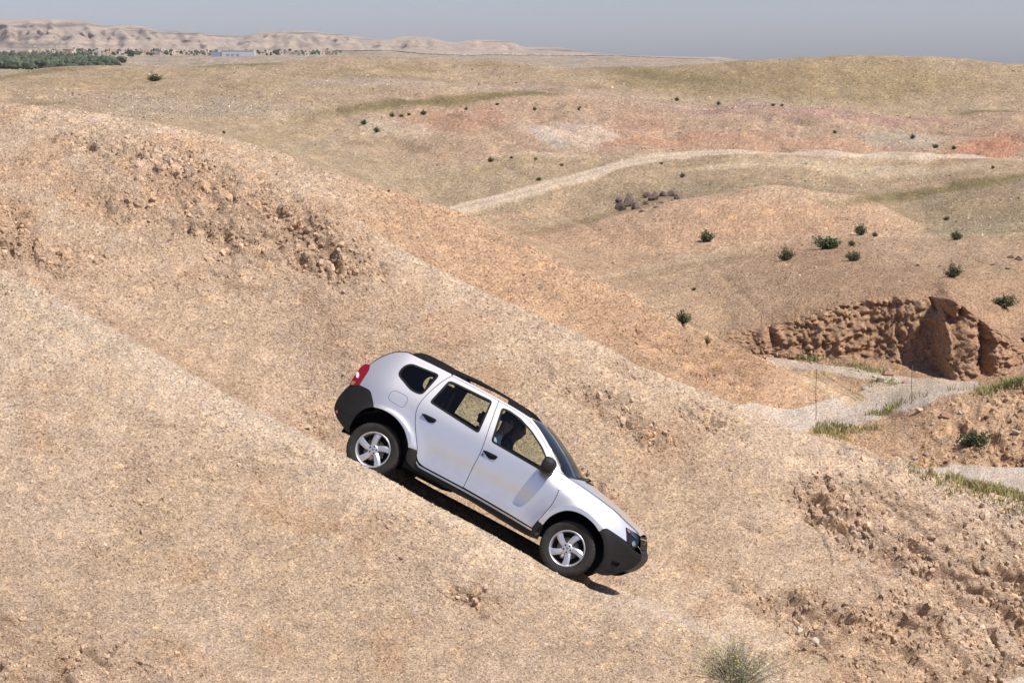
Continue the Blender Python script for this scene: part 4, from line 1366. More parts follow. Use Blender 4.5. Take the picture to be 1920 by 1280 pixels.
def make_wheel():
    root = empty('wheel', (0, 0, 0), car)
    ty = [(0.10, 0.205), (0.104, 0.24), (0.112, 0.285), (0.108, 0.315), (0.094, 0.332), (0.06, 0.341), (0.03, 0.3435), (0.028, 0.336), (0.022, 0.336), (0.02, 0.344), (-0.02, 0.344), (-0.022, 0.336), (-0.028, 0.336), (-0.03, 0.3435), (-0.06, 0.341), (-0.094, 0.332), (-0.104, 0.322), (-0.108, 0.315), (-0.112, 0.285), (-0.1095, 0.262), (-0.1075, 0.258), (-0.108, 0.25), (-0.104, 0.236), (-0.098, 0.220), (-0.09, 0.212)]
    link('tyre', lathe('tyre', ty, 120, True), M_RUBBER, root)
    rim = link('rim', lathe('rim', [(-0.092, 0.222), (-0.102, 0.220), (-0.102, 0.212), (-0.092, 0.204), (-0.06, 0.196), (0.06, 0.186), (0.09, 0.205)], 64), M_ALLOY, root)
    link('brake_disc', lathe('brake_disc', [(-0.012, 0.0), (-0.012, 0.135), (0.012, 0.135), (0.012, 0.0)], 40), M_DISC, root)
    link('wheel_shade', lathe('wheel_shade', [(0.03, 0.0), (0.03, 0.187)], 40), M_BLACK, root)  # black disc added for the shade behind the spokes
    hub = link('hub_cap', lathe('hub_cap', [(-0.02, 0.066), (-0.078, 0.066), (-0.086, 0.060), (-0.088, 0.040), (-0.088, 0.0)], 40), M_ALLOY, root)
    for k in range(5):
        a = k * math.tau / 5 + 0.1
        m = lathe('wheel_nut', [(-0.0895, 0.0), (-0.0895, 0.0105), (-0.080, 0.0105)], 12)
        o = link('wheel_nut', m, M_BLACK, hub)
        o.location = (0.044 * math.sin(a), 0, 0.044 * math.cos(a))
    bm = bmesh.new()
    vs = [bm.verts.new((a * 0.22, -0.0893, b * 0.30 + 0.001)) for a, b in sh]
    bm.faces.new(vs)
    me = bpy.data.meshes.new('cap_emblem'); bm.to_mesh(me); bm.free()
    link('cap_emblem', me, M_DISC, hub)
    # five twisted spokes: broad at the rim, leaning to one side
    for k in range(5):
        a0 = k * math.tau / 5 + 0.02
        bm = bmesh.new()
        N = 7
        rows = []
        for i in range(N):
            s = i / (N - 1)
            r = 0.050 + (0.205 - 0.050) * s
            ctr = a0 - 0.20 + 0.22 * s
            wl = 0.036 + 0.008 * s; wr = 0.028 + 0.014 * s
            y = -0.080 - 0.012 * math.sin(s * math.pi * 0.75)
            da, db = wl / r, wr / r
            pts = []
            for (ang, yy, rr) in ((ctr - da, y + 0.050, r), (ctr - da, y + 0.013, r), (ctr - 0.35 * da, y - 0.003, r), (ctr + db * 0.85, y - 0.0, r), (ctr + db, y + 0.010, r), (ctr + db, y + 0.050, r)):
                pts.append(bm.verts.new((rr * math.sin(ang), yy, rr * math.cos(ang))))
            rows.append(pts)
        for i in range(N - 1):
            for j in range(5):
                bm.faces.new((rows[i][j], rows[i][j + 1], rows[i + 1][j + 1], rows[i + 1][j]))
        bmesh.ops.recalc_face_normals(bm, faces=bm.faces)
        for f in bm.faces: f.smooth = False
        me = bpy.data.meshes.new('spoke'); bm.to_mesh(me); bm.free()
        link('spoke', me, M_ALLOY, rim)
    return root


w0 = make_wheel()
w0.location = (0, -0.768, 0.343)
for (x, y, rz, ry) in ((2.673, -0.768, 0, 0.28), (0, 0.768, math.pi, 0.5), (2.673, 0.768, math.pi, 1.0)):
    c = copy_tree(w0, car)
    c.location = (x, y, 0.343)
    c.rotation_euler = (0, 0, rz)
    for ch in c.children:
        ch.rotation_euler = (0, ry, 0)
for ch in w0.children:
    ch.rotation_euler = (0, -0.13, 0)

# ---- cabin
def seat_mesh():
    V, F = [], []
    bm = bmesh.new()
    def pad(c, size, rot, bev):
        m = Matrix.Translation(c) @ Matrix.Rotation(rot, 4, 'Y') @ Matrix.Diagonal((*size, 1))
        r = bmesh.ops.create_cube(bm, size=1.0, matrix=m)
        ed = list({e for v in r['verts'] for e in v.link_edges})
        bmesh.ops.bevel(bm, geom=ed, offset=bev, segments=3, affect='EDGES')
    pad((0.0, 0, 0.10), (0.50, 0.50, 0.16), -0.12, 0.05)
    pad((-0.30, 0, 0.42), (0.14, 0.48, 0.62), -0.25, 0.05)
    pad((-0.40, 0, 0.82), (0.09, 0.26, 0.18), -0.20, 0.035)
    pad((-0.36, 0, 0.72), (0.03, 0.10, 0.08), -0.2, 0.005)
    for f in bm.faces: f.smooth = True
    me = bpy.data.meshes.new('seat'); bm.to_mesh(me); bm.free()
    return me


sm = seat_mesh()
for y in (-0.37, 0.37):
    o = link('seat', sm, M_FABRIC, car); o.location = (1.36, y, 0.46)
rsb = box('rear_bench', 0.20, 0.75, -0.62, 0.62, 0.40, 0.62, M_FABRIC, car, 0.05)
bk = box('bench_back', 0.18, 0.36, -0.62, 0.62, 0.50, 1.17, M_FABRIC, rsb, 0.05)
for y in (-0.40, 0.0, 0.40):
    box('headrest', 0.17, 0.36, y - 0.14, y + 0.14, 1.15, 1.47, M_FABRIC, rsb, 0.03)
dash = box('dashboard', 1.85, 2.30, -0.72, 0.72, 0.62, 1.02, M_GREYIN, car, 0.06)
bm = bmesh.new()
ns, nt_ = 28, 8
vv = [[bm.verts.new(((0.175 + 0.016 * math.cos(t)) * math.cos(a), (0.175 + 0.016 * math.cos(t)) * math.sin(a), 0.016 * math.sin(t))) for t in [j * math.tau / nt_ for j in range(nt_)]] for a in [i * math.tau / ns for i in range(ns)]]
for i in range(ns):
    for j in range(nt_):
        bm.faces.new((vv[i][j], vv[(i + 1) % ns][j], vv[(i + 1) % ns][(j + 1) % nt_], vv[i][(j + 1) % nt_]))
bmesh.ops.create_cone(bm, cap_ends=True, segments=16, radius1=0.06, radius2=0.05, depth=0.04)
for a in (0, math.pi, math.pi * 1.5):
    bmesh.ops.create_cube(bm, size=1.0, matrix=Matrix.Rotation(a, 4, 'Z') @ Matrix.Translation((0.11, 0, 0)) @ Matrix.Diagonal((0.14, 0.03, 0.015, 1)))
me = bpy.data.meshes.new('steering_wheel'); bm.to_mesh(me); bm.free()
sw = link('steering_wheel', me, M_BLACK, car)
SWC = Vector((1.72, 0.37, 0.93))
sw.location = SWC; sw.rotation_euler = (0, math.radians(-62), 0)
head = across('headlining', [p for p in ROOF if 420 <= p.x <= 1030], M_GREYIN, bz=0.02, in_y=0.04, dz=-0.035)

# ---- place the car on the slope
d_mid = 25.2
mu, mv = (698 - 1.6 + 1063 - 1.1) / 2, (841 + 1.8 + 1026 - 0.7) / 2
fwd = Vector((0, math.cos(PITCH), -math.sin(PITCH)))
upv = Vector((0, math.sin(PITCH), math.cos(PITCH)))
rgt = Vector((1, 0, 0))
ray = (fwd + rgt * (mu - CX) / FPX - upv * (mv - CY) / FPX)
mid = Vector((0, 0, CAMZ)) + ray * d_mid
Bv = -ray.normalized()
Rv = (rgt - Bv * rgt.dot(Bv)).normalized()
Uv = Bv.cross(Rv)
ef = Rv * 0.8946 - Uv * 0.4468
eu = Rv * 0.4468 + Uv * 0.8946
# axes: forward, left, up before turning
M0 = Matrix((ef, -Bv, eu)).transposed().to_4x4()
R = Matrix.Rotation(ROLLV, 4, ef) @ Matrix.Rotation(-YAW, 4, eu) @ M0
loc_mid = Vector((2.673 / 2, -YW, 0.343))
car.matrix_world = Matrix.Translation(mid - (R.to_3x3() @ loc_mid)) @ R
CARM = car.matrix_world.copy()

# ================================================================ people in the car
M_SKIN = principled('skin', (0.36, 0.20, 0.13), 0.55)
M_SHIRT_B = add_variation(principled('pale_blue_shirt', (0.42, 0.50, 0.62), 0.85), 20, 0.15)
M_SHIRT_D = add_variation(principled('dark_shirt', (0.03, 0.03, 0.04), 0.85), 20, 0.2)
M_TROUS = principled('dark_trousers', (0.03, 0.035, 0.05), 0.9)
M_HAIR = principled('dark_hair', (0.012, 0.010, 0.009), 0.7)


def person(label, hip, shirt, hands, lean=0.10):
    """seated figure grown from a jointed skeleton; car coordinates, facing +x"""
    hx, hy, hz_ = hip
    pts, rad, edges, zone = [], [], [], []

    def add(p, r, par, z):
        pts.append(Vector(p)); rad.append(r); zone.append(z)
        if par is not None:
            edges.append((par, len(pts) - 1))
        return len(pts) - 1
    pel = add((hx, hy, hz_), (0.13, 0.16), None, 't')
    wa = add((hx + 0.00, hy, hz_ + 0.17), (0.11, 0.145), pel, 's')
    ch = add((hx + lean * 0.5, hy, hz_ + 0.36), (0.12, 0.17), wa, 's')
    ne = add((hx + lean * 0.9, hy, hz_ + 0.53), (0.055, 0.06), ch, 's')
    nk = add((hx + lean * 1.1, hy, hz_ + 0.585), (0.05, 0.05), ne, 'h')
    h1 = add((hx + lean * 1.2 + 0.015, hy, hz_ + 0.66), (0.085, 0.072), nk, 'h')
    h2 = add((hx + lean * 1.2 + 0.02, hy, hz_ + 0.74), (0.098, 0.080), h1, 'h')
    h3 = add((hx + lean * 1.2 + 0.01, hy, hz_ + 0.80), (0.075, 0.065), h2, 'h')
    fing = []
    for s, hand in zip((-1, 1), hands):
        sh_ = add((hx + lean * 0.6, hy + s * 0.17, hz_ + 0.46), (0.065, 0.065), ch, 's')
        hv = Vector(hand)
        shp = pts[sh_]
        el = (shp + hv) / 2 + Vector((-0.04, s * 0.07, -0.12))
        e = add(el, (0.046, 0.046), sh_, 's')
        w_ = add(el.lerp(hv, 0.86), (0.030, 0.028), e, 's')
        dirv = (hv - el).normalized()
        pa = add(hv, (0.024, 0.040), w_, 'h')
        side = Vector((0, 1, 0)); side = (side - dirv * side.dot(dirv)).normalized()
        nrm = dirv.cross(side)
        for k, ln in enumerate((0.060, 0.072, 0.068, 0.052)):
            b0 = hv + side * (k - 1.5) * 0.021 + dirv * 0.045
            f1 = add(b0, (0.010, 0.010), pa, 'h')
            f2 = add(b0 + dirv * ln * 0.5 - Vector((0, 0, 1)) * 0.012, (0.009, 0.009), f1, 'h')
            add(b0 + dirv * ln * 0.75 - Vector((0, 0, 1)) * ln * 0.55, (0.008, 0.008), f2, 'h')
        t1 = add(hv - side * s * 0.045 + dirv * 0.01, (0.012, 0.012), pa, 'h')
        add(hv - side * s * 0.062 + dirv * 0.045, (0.009, 0.009), t1, 'h')
        hp = add((hx + 0.06, hy + s * 0.10, hz_ - 0.01), (0.10, 0.10), pel, 't')
        kn = add((hx + 0.47, hy + s * 0.13, hz_ + 0.10), (0.066, 0.066), hp, 't')
        an = add((hx + 0.66, hy + s * 0.12, hz_ - 0.19), (0.045, 0.045), kn, 't')
        add((hx + 0.82, hy + s * 0.13, hz_ - 0.20), (0.040, 0.030), an, 't')
    me = bpy.data.meshes.new('person')
    me.from_pydata(pts, edges, [])
    o = bpy.data.objects.new('person', me)
    COL.objects.link(o)
    sk = o.modifiers.new('skin', 'SKIN')
    for i, sv in enumerate(me.skin_vertices[0].data):
        sv.radius = rad[i]
        sv.use_root = (i == 0)
    sd = o.modifiers.new('sub', 'SUBSURF'); sd.levels = 2; sd.render_levels = 2
    dg = bpy.context.evaluated_depsgraph_get()
    ev = bpy.data.meshes.new_from_object(o.evaluated_get(dg))
    o.modifiers.clear()
    # shape the face: nose, chin, brow; then dress by zone
    hc_ = pts[h2]
    for v in ev.vertices:
        d = v.co - hc_
        if d.length < 0.16 and d.x > 0.03:
            nose = math.exp(-((d.y / 0.014) ** 2) - (((d.z + 0.025) / 0.024) ** 2))
            brow = math.exp(-((d.y / 0.05) ** 2) - (((d.z - 0.022) / 0.012) ** 2))
            eye = math.exp(-(((abs(d.y) - 0.032) / 0.014) ** 2) - (((d.z - 0.002) / 0.012) ** 2))
            chin = math.exp(-((d.y / 0.03) ** 2) - (((d.z + 0.095) / 0.02) ** 2))
            lips = math.exp(-((d.y / 0.022) ** 2) - (((d.z + 0.062) / 0.010) ** 2))
            v.co.x += 0.026 * nose + 0.006 * brow - 0.008 * eye + 0.014 * chin + 0.006 * lips
    for m in (shirt, M_TROUS, M_SKIN):
        ev.materials.append(m)
    zi = {'s': 0, 't': 1, 'h': 2}
    for p in ev.polygons:
        c = p.center
        j = min(range(len(pts)), key=lambda i: (pts[i] - c).length - 0.6 * max(rad[i]))
        p.material_index = zi[zone[j]]
        p.use_smooth = True
    o.data = ev
    bm = bmesh.new()
    bmesh.ops.create_icosphere(bm, subdivisions=3, radius=1.0)
    for v in bm.verts:
        d = v.co.copy()
        v.co = Vector((d.x * 0.108 - 0.012, d.y * 0.092, d.z * 0.092 + 0.03)) + d * 0.006 * math.sin(d.x * 23 + d.y * 31)
    bmesh.ops.delete(bm, geom=[v for v in bm.verts if v.co.z < 0.055 and v.co.x > 0.045 or v.co.z < -0.03], context='VERTS')
    for f in bm.faces: f.smooth = True
    hm = bpy.data.meshes.new('hair'); bm.to_mesh(hm); bm.free()
    hr_ = link('hair', hm, M_HAIR, o); hr_.location = hc_
    o.matrix_world = CARM
    tag(o, label, 'person')
    return o


person('person in a pale blue shirt sitting at the front side window of the car', (1.19, -0.37, 0.64), M_SHIRT_B, [(1.58, -0.50, 0.76), (1.58, -0.26, 0.76)], 0.05)
person('person in dark clothes behind the steering wheel on the far front seat', (1.21, 0.37, 0.64), M_SHIRT_D, [(1.66, 0.22, 0.99), (1.66, 0.52, 0.99)], 0.09)

# ================================================================ plants
def leaf_mat(name, c, amount=0.35):
    m = principled(name, c, 0.7, 0.0, **{'Specular IOR Level': 0.25})
    nt = m.node_tree
    b = nt.nodes['Principled BSDF']
    at = nt.nodes.new('ShaderNodeAttribute'); at.attribute_name = 'tint'
    mx = nt.nodes.new('ShaderNodeMix'); mx.data_type = 'RGBA'; mx.blend_type = 'MULTIPLY'
    mx.inputs[0].default_value = 1.0
    mx.inputs[6].default_value = (*c, 1)
    nt.links.new(at.outputs['Color'], mx.inputs[7])
    nt.links.new(mx.outputs[2], b.inputs['Base Color'])
    return m


M_LEAF = leaf_mat('shrub_leaf', (0.088, 0.108, 0.055))
M_GREYLEAF = leaf_mat('grey_green_leaf', (0.27, 0.28, 0.18))
M_STEM = principled('shrub_stem', (0.16, 0.11, 0.065), 0.9)
M_STEMP = principled('pale_stem', (0.36, 0.31, 0.22), 0.9)
M_FLOWER = principled('yellow_flower', (0.62, 0.50, 0.05), 0.6)
M_GRASS = leaf_mat('dry_grass', (0.33, 0.27, 0.12))


def tinted(me, tints_per_vert):
    ca = me.color_attributes.new('tint', 'FLOAT_COLOR', 'POINT')
    t = np.ones((len(me.vertices), 4), dtype=np.float32)
    t[:, :3] = np.asarray(tints_per_vert, dtype=np.float32)
    ca.data.foreach_set('color', t.ravel())


def stems_mesh(name, lines, r0, r1):
    """tapered three-sided stems along polylines"""
    V, F = [], []
    for ln in lines:
        m = len(ln)
        s = len(V)
        for i, p in enumerate(ln):
            r = r0 + (r1 - r0) * i / (m - 1)
            for k in range(3):
                a = k * 2.094
                V.append((p[0] + r * math.cos(a), p[1] + r * math.sin(a), p[2]))
        for i in range(m - 1):
            for k in range(3):
                a = s + i * 3 + k; b = s + i * 3 + (k + 1) % 3
                F.append((a, b, b + 3, a + 3))
    return mesh_from(name, V, F)


def shrub_meshes(seed, n_branch=40, leaves=14, flat=0.65, leaf=0.055):
    """unit shrub: radius about 0.5, height about flat"""
    r = random.Random(seed)
    lines, V, F, T = [], [], [], []
    for b in range(n_branch):
        az = r.uniform(0, math.tau); tilt = r.uniform(0.05, 1.25) ** 0.8
        ln_ = r.uniform(0.32, 0.56) * (1.0 if r.random() > 0.15 else 1.25)
        pts = []
        for i in range(5):
            s = i / 4
            rad_ = ln_ * s * math.sin(tilt) * (1 - 0.12 * s)
            pts.append((rad_ * math.cos(az + 0.3 * s), rad_ * math.sin(az + 0.3 * s), ln_ * s * math.cos(tilt) * flat * 1.9 * (1 - 0.1 * s) - 0.02))
        lines.append(pts)
        tone_b = r.uniform(0.6, 1.45)
        for k in range(leaves):
            s = r.uniform(0.3, 1.05)
            i = min(3, int(s * 4)); t = s * 4 - i
            p = Vector(pts[i]).lerp(Vector(pts[i + 1]), t) + Vector((r.gauss(0, 0.03), r.gauss(0, 0.03), r.gauss(0, 0.025)))
            d = Vector((r.gauss(0, 1), r.gauss(0, 1), abs(r.gauss(0.5, 0.8)))).normalized()
            w_ = d.cross(Vector((r.gauss(0, 1), r.gauss(0, 1), r.gauss(0, 1)))).normalized() * leaf * 0.28
            L_ = leaf * r.uniform(0.6, 1.3)
            q = len(V)
            V += [p, p + d * L_ * 0.5 + w_, p + d * L_, p + d * L_ * 0.5 - w_]
            F.append((q, q + 1, q + 2, q + 3))
            tn = tone_b * r.uniform(0.75, 1.25)
            T += [(tn * r.uniform(0.9, 1.15), tn, tn * r.uniform(0.8, 1.1))] * 4
    lm = mesh_from('foliage', V, F, False)
    tinted(lm, T)
    return stems_mesh('stems', lines, 0.010, 0.003), lm


SHRUBS = [shrub_meshes(s, 70, 20, f, 0.075) for s, f in ((1, 0.62), (2, 0.75), (3, 0.55))]


def shrub(px, py, wpx, label, group=None, k=0, squash=1.0, smin=None):
    p = hit(px, py, smin)
    size = wpx / FPX * p.y * 1.3
    o = empty('shrub', p - Vector((0, 0, 0.02 * size)))
    o.rotation_euler = (0, 0, random.uniform(0, 6.28))
    o.scale = (size, size, size * squash)
    st_, lf = SHRUBS[k % 3]
    link('stems', st_, M_STEM, o)
    link('foliage', lf, M_LEAF, o)
    tag(o, label, 'shrub', group)
    return o


BIG = [(1325, 454, 30, 'round green shrub standing alone on the pinkish flank below the bare mound'),
       (1615, 441, 26, 'spiky green shrub where the pale footpath begins above a wide shrub'),
       (1553, 468, 52, 'widest dark green shrub lying along the pale footpath'),
       (1597, 462, 15, 'little green shrub just beside the widest shrub on the footpath'),
       (1474, 489, 30, 'light green spreading shrub below the pale footpath'),
       (1602, 491, 30, 'dark spreading shrub on bare soil below the widest footpath shrub'),
       (1793, 451, 24, 'green shrub on the olive strip at the right end of the footpath'),
       (1785, 521, 32, 'green shrub on bare brown soil above the eroded bank'),
       (1880, 576, 46, 'bushy dark green shrub with shadow at the rim of the eroded bank'),
       (1278, 607, 34, 'green shrub on the crest of the sandy spur behind the car'),
       (1325, 646, 16, 'tiny shrub on the spur flank near the foot of the eroded bank'),
       (1825, 838, 62, 'large dark green shrub on the stony bank between the two gravel stretches')]
for i, (x, y, w_, lab) in enumerate(BIG):
    shrub(x, y, w_, lab, 'shrubs around the dry riverbed', i, 0.8 if w_ > 45 else 1.0)
shrub(290, 153, 32, 'flat dark shrub alone on the pale hill below the village', None, 1, 0.5)
for i, (x, y, w_) in enumerate([(681, 234, 13), (706, 249, 13), (753, 220, 9), (795, 217, 13), (735, 222, 11), (767, 218, 8), (920, 304, 13), (1005, 301, 7), (1010, 340, 11), (875, 208, 8), (1003, 209, 9), (933, 199, 8),
                            (1270, 190, 10), (1348, 200, 9), (1448, 200, 9), (1565, 251, 9), (1711, 262, 11), (1755, 279, 13), (1788, 281, 10), (1280, 333, 11), (1775, 414, 12), (1640, 444, 12), (420, 251, 7), (1240, 310, 8), (958, 298, 7), (1085, 208, 7), (1053, 312, 8), (1465, 200, 7), (1862, 318, 8), (1300, 545, 10)]):
    if y < 255 and x < 1100: lab_ = 'small dark shrub on the stony ground below the long green strip'
    elif y < 205: lab_ = 'small dark shrub along the foot of the broad olive hill'
    elif y < 290 and x > 1500: lab_ = 'small dark shrub in the pink hollows above the far dirt track'
    elif y < 345: lab_ = 'small dark shrub on the slope beside the far dirt track'
    else: lab_ = 'small dry shrub on the bare ground round the pink mound'
    shrub(x, y, w_, lab_, lab_.replace('small dark shrub', 'small shrubs').replace('small dry shrub', 'small dry shrubs'), i)

# wiry shrub with yellow flowers at the foot of the near slope
def flower_shrub():
    base_ = hit(1372, 1268)
    base_ = Vector((base_.x, base_.y - 0.15, base_.z - 0.28))
    r = random.Random(5)
    o = empty('flowering_shrub', base_)
    lines, V, F, T, fv, ff = [], [], [], [], [], []
    for b in range(420):
        az = r.uniform(0, math.tau); tilt = abs(r.gauss(0, 0.75)); ln_ = r.uniform(0.45, 0.80)
        pts = []
        for i in range(6):
            s = i / 5
            tl = tilt * (0.5 + 0.6 * s)
            pts.append(Vector((ln_ * s * math.sin(tl) * math.cos(az + 0.5 * s) + r.gauss(0, 0.008), ln_ * s * math.sin(tl) * math.sin(az + 0.5 * s) + r.gauss(0, 0.008), ln_ * s * math.cos(tl) * 0.95)))
        lines.append(pts)
        for k in range(11):
            i = r.randint(1, 4)
            p = pts[i].lerp(pts[i + 1], r.random())
            d = Vector((r.gauss(0, 1), r.gauss(0, 1), r.gauss(0.7, 0.7))).normalized()
            w_ = d.cross(Vector((r.gauss(0, 1), r.gauss(0, 1), 0.3))).normalized() * 0.0032
            L_ = r.uniform(0.02, 0.05)
            q = len(V); V += [p - w_, p + w_, p + d * L_]; F.append((q, q + 1, q + 2))
            tn = r.uniform(0.6, 1.3); T += [(tn, tn, tn)] * 3
        if r.random() < 0.42:
            c = pts[-1] if r.random() < 0.7 else pts[-2]
            q = len(fv); s = r.uniform(0.005, 0.009)
            fv += [c + Vector(v) * s for v in ((1, 0, 0), (-1, 0, 0), (0, 1, 0), (0, -1, 0), (0, 0, 1), (0, 0, -1))]
            ff += [(q, q + 2, q + 4), (q + 2, q + 1, q + 4), (q + 1, q + 3, q + 4), (q + 3, q, q + 4), (q + 2, q, q + 5), (q + 1, q + 2, q + 5), (q + 3, q + 1, q + 5), (q, q + 3, q + 5)]
    link('stems', stems_mesh('stems', lines, 0.0035, 0.0012), M_STEMP, o)
    lm = mesh_from('foliage', V, F, False); tinted(lm, T)
    link('foliage', lm, M_GREYLEAF, o)['kind'] = 'stuff'
    link('flowers', mesh_from('flowers', fv, ff, False), M_FLOWER, o)['kind'] = 'stuff'
    o.scale = (1.75, 1.4, 1.12)
    tag(o, 'wiry grey-green shrub with tiny yellow flowers below the car on the near slope', 'shrub')


flower_shrub()


# grass along the wadi
def grass_patch():
    r = random.Random(9)
    V, F, T = [], [], []

    def tuft(p, h, green_, n=7):
        for _ in range(n):
            b = p + Vector((r.gauss(0, 0.07), r.gauss(0, 0.07), -0.02))
            d = Vector((r.gauss(0, 0.3), r.gauss(0, 0.3), 1)).normalized()
            hh = h * r.uniform(0.5, 1.2)
            sd_ = Vector((r.gauss(0, 1), r.gauss(0, 1), 0)).normalized() * 0.010
            q = len(V)
            V.extend([b - sd_, b + sd_, b + d * hh * 0.6 + sd_ * 0.7, b + d * hh * 0.6 - sd_ * 0.7, b + d * hh + Vector((r.gauss(0, 0.05), 0, -0.02))])
            F.append((q, q + 1, q + 2, q + 3)); F.append((q + 3, q + 2, q + 4))
            t = r.uniform(0.7, 1.25)
            T.extend([(t * (1 - 0.34 * green_), t * (1 - 0.10 * green_), t * (1 - 0.2 * green_))] * 5)
    strips = [([(1530, 812), (1580, 804), (1640, 786)], 10, 0.22, 0.25, 260), ([(1640, 786), (1700, 760), (1760, 744), (1850, 735)], 9, 0.20, 0.5, 420),
              ([(1850, 734), (1920, 718), (2000, 708)], 9, 0.17, 0.6, 240), ([(1890, 722), (1925, 700)], 12, 0.22, 0.8, 120), ([(1560, 822), (1640, 800), (1700, 775)], 10, 0.14, 0.3, 160),
              ([(1730, 884), (1800, 905), (1860, 922), (1930, 945), (2030, 985)], 8, 0.20, 0.35, 520), ([(1690, 870), (1760, 905), (1850, 940), (1920, 962)], 12, 0.10, 0.3, 220),
              ([(1560, 680), (1620, 690), (1660, 704)], 5, 0.16, 0.6, 120), ([(1600, 720), (1680, 716)], 7, 0.12, 0.7, 90), ([(1480, 668), (1540, 676)], 4, 0.14, 0.7, 60)]
    for pl, sp_, h, g, n in strips:
        for _ in range(n):
            i = r.randrange(len(pl) - 1); t = r.random()
            x = pl[i][0] + t * (pl[i + 1][0] - pl[i][0]); y = pl[i][1] + t * (pl[i + 1][1] - pl[i][1])
            p = hit(x + r.gauss(0, 4), y + r.gauss(0, sp_ * 0.5))
            if p.y > 200 or r.random() < 0.4: continue
            if vnoise(np.array(p.x * 0.9), np.array(p.y * 0.9), 77) < -0.25: continue
            tuft(p, h, g)
    me = mesh_from('grass', V, F, False)
    tinted(me, T)
    o = link('grass', me, M_GRASS)
    tag(o, 'tufts of dry yellow and green grass fringing the gravel riverbed', 'grass', None, 'stuff')


grass_patch()

# ================================================================ stones
def rock_mesh(seed, sub=2, flat=0.6, rough_=0.22):
    r = random.Random(seed)
    bm = bmesh.new()
    bmesh.ops.create_icosphere(bm, subdivisions=sub, radius=0.5)
    planes = [(Vector((r.gauss(0, 1), r.gauss(0, 1), r.gauss(0, 1))).normalized(), r.uniform(0.26, 0.40)) for _ in range(9)]
    for v in bm.verts:
        for n_, d in planes:
            k = v.co.dot(n_) - d
            if k > 0: v.co -= n_ * k
        v.co += v.co.normalized() * r.gauss(0, 0.018)
        v.co.z *= flat
    for f in bm.faces: f.smooth = False
    me = bpy.data.meshes.new('rock'); bm.to_mesh(me); bm.free()
    return me


ROCKS = [rock_mesh(s, 2, f) for s, f in ((11, 0.6), (12, 0.75), (13, 0.5), (14, 0.85))]
M_PALE = add_variation(principled('pale_limestone', (0.44, 0.36, 0.27), 0.9), 6, 0.25, 0.01)
M_BROWN = add_variation(principled('brown_sandstone', (0.30, 0.17, 0.11), 0.9), 6, 0.3, 0.01)
M_GREYR = add_variation(principled('grey_stone', (0.38, 0.33, 0.27), 0.9), 6, 0.3, 0.01)
M_DARKR = add_variation(principled('dark_crumbling_rock', (0.115, 0.082, 0.064), 0.95), 3, 0.45, 0.05, 9)


def mat_copy(me, mat):
    m2 = me.copy(); m2.materials.clear(); m2.materials.append(mat)
    return m2


RM = {(i, m.name): mat_copy(me, m) for i, me in enumerate(ROCKS) for m in (M_PALE, M_BROWN, M_GREYR, M_DARKR)}


def stone(px, py, wpx, mat, label, group=None, k=0, tall=1.0, name='stone', rz=None, sink=0.12):
    p = hit(px, py)
    s = wpx / FPX * p.y * 1.15
    o = link(name, RM[(k % 4, mat.name)])
    o.location = p + Vector((0, 0, s * (0.22 * tall - sink)))
    o.scale = (s, s * 0.8, s * tall)
    o.rotation_euler = (random.uniform(-0.15, 0.15), random.uniform(-0.15, 0.15), random.uniform(0, 6.28) if rz is None else rz)
    tag(o, label, 'rock' if name == 'rock' else 'stone', group)
    return o


stone(1725, 772, 20, M_PALE, 'pale rounded stone in the grass on top of the stony bank', None, 0)
stone(1772, 782, 30, M_BROWN, 'flat dark brown slab lying on the stony bank beside a pale stone', None, 2, 0.7)
stone(1800, 777, 12, M_GREYR, 'small grey stone next to the dark brown slab', None, 1)
stone(1751, 798, 10, M_GREYR, 'small grey stone below the dark brown slab on the bank', None, 3)
stone(1905, 815, 20, M_GREYR, 'grey oval stone on the bank to the right of the large shrub', None, 0, 0.8)
stone(1735, 852, 12, M_GREYR, 'upper one of three grey stones in a row on the lower bank', None, 1)
stone(1717, 862, 15, M_GREYR, 'middle one of three grey stones in a row on the lower bank', None, 2)
stone(1706, 873, 16, M_GREYR, 'lowest of three grey stones in a row on the lower bank', None, 0)
stone(1713, 820, 9, M_BROWN, 'small dark red stone alone on the bare flank of the bank', None, 1)
for i, (x, y, w_, m) in enumerate([(1640, 708, 13, M_PALE), (1652, 715, 22, M_PALE), (1664, 704, 30, M_BROWN), (1676, 712, 14, M_GREYR), (1660, 718, 14, M_PALE), (1620, 730, 18, M_GREYR), (1632, 735, 10, M_GREYR), (1668, 696, 9, M_GREYR), (1596, 694, 10, M_GREYR), (1612, 697, 9, M_GREYR)]):
    stone(x, y, w_, m, 'stone in the heap on the island of the gravel riverbed', 'stones heaped in the middle of the riverbed', i, 0.9)
stone(1697, 719, 15, M_BROWN, 'red-brown block lying alone on the grey gravel track', None, 3, 0.8)
stone(1522, 682, 9, M_PALE, 'pale stone at the top of the sandy ramp', None, 1)
for i, (x, y, w_, ta) in enumerate([(1164, 396, 26, 1.5), (1178, 388, 30, 1.4), (1160, 382, 18, 1.4), (1192, 392, 20, 1.2), (1214, 372, 20, 1.3), (1226, 376, 24, 1.2), (1212, 384, 16, 1.1), (1244, 370, 18, 1.1), (1258, 368, 20, 1.2), (1270, 374, 16, 1.0), (1240, 382, 14, 0.9), (1205, 398, 12, 0.8), (1230, 390, 12, 0.8)]):
    stone(x, y, w_, M_DARKR, 'dark jagged rock in the outcrop beside the far dirt track', 'rocks of the dark outcrop', i, ta, 'rock')
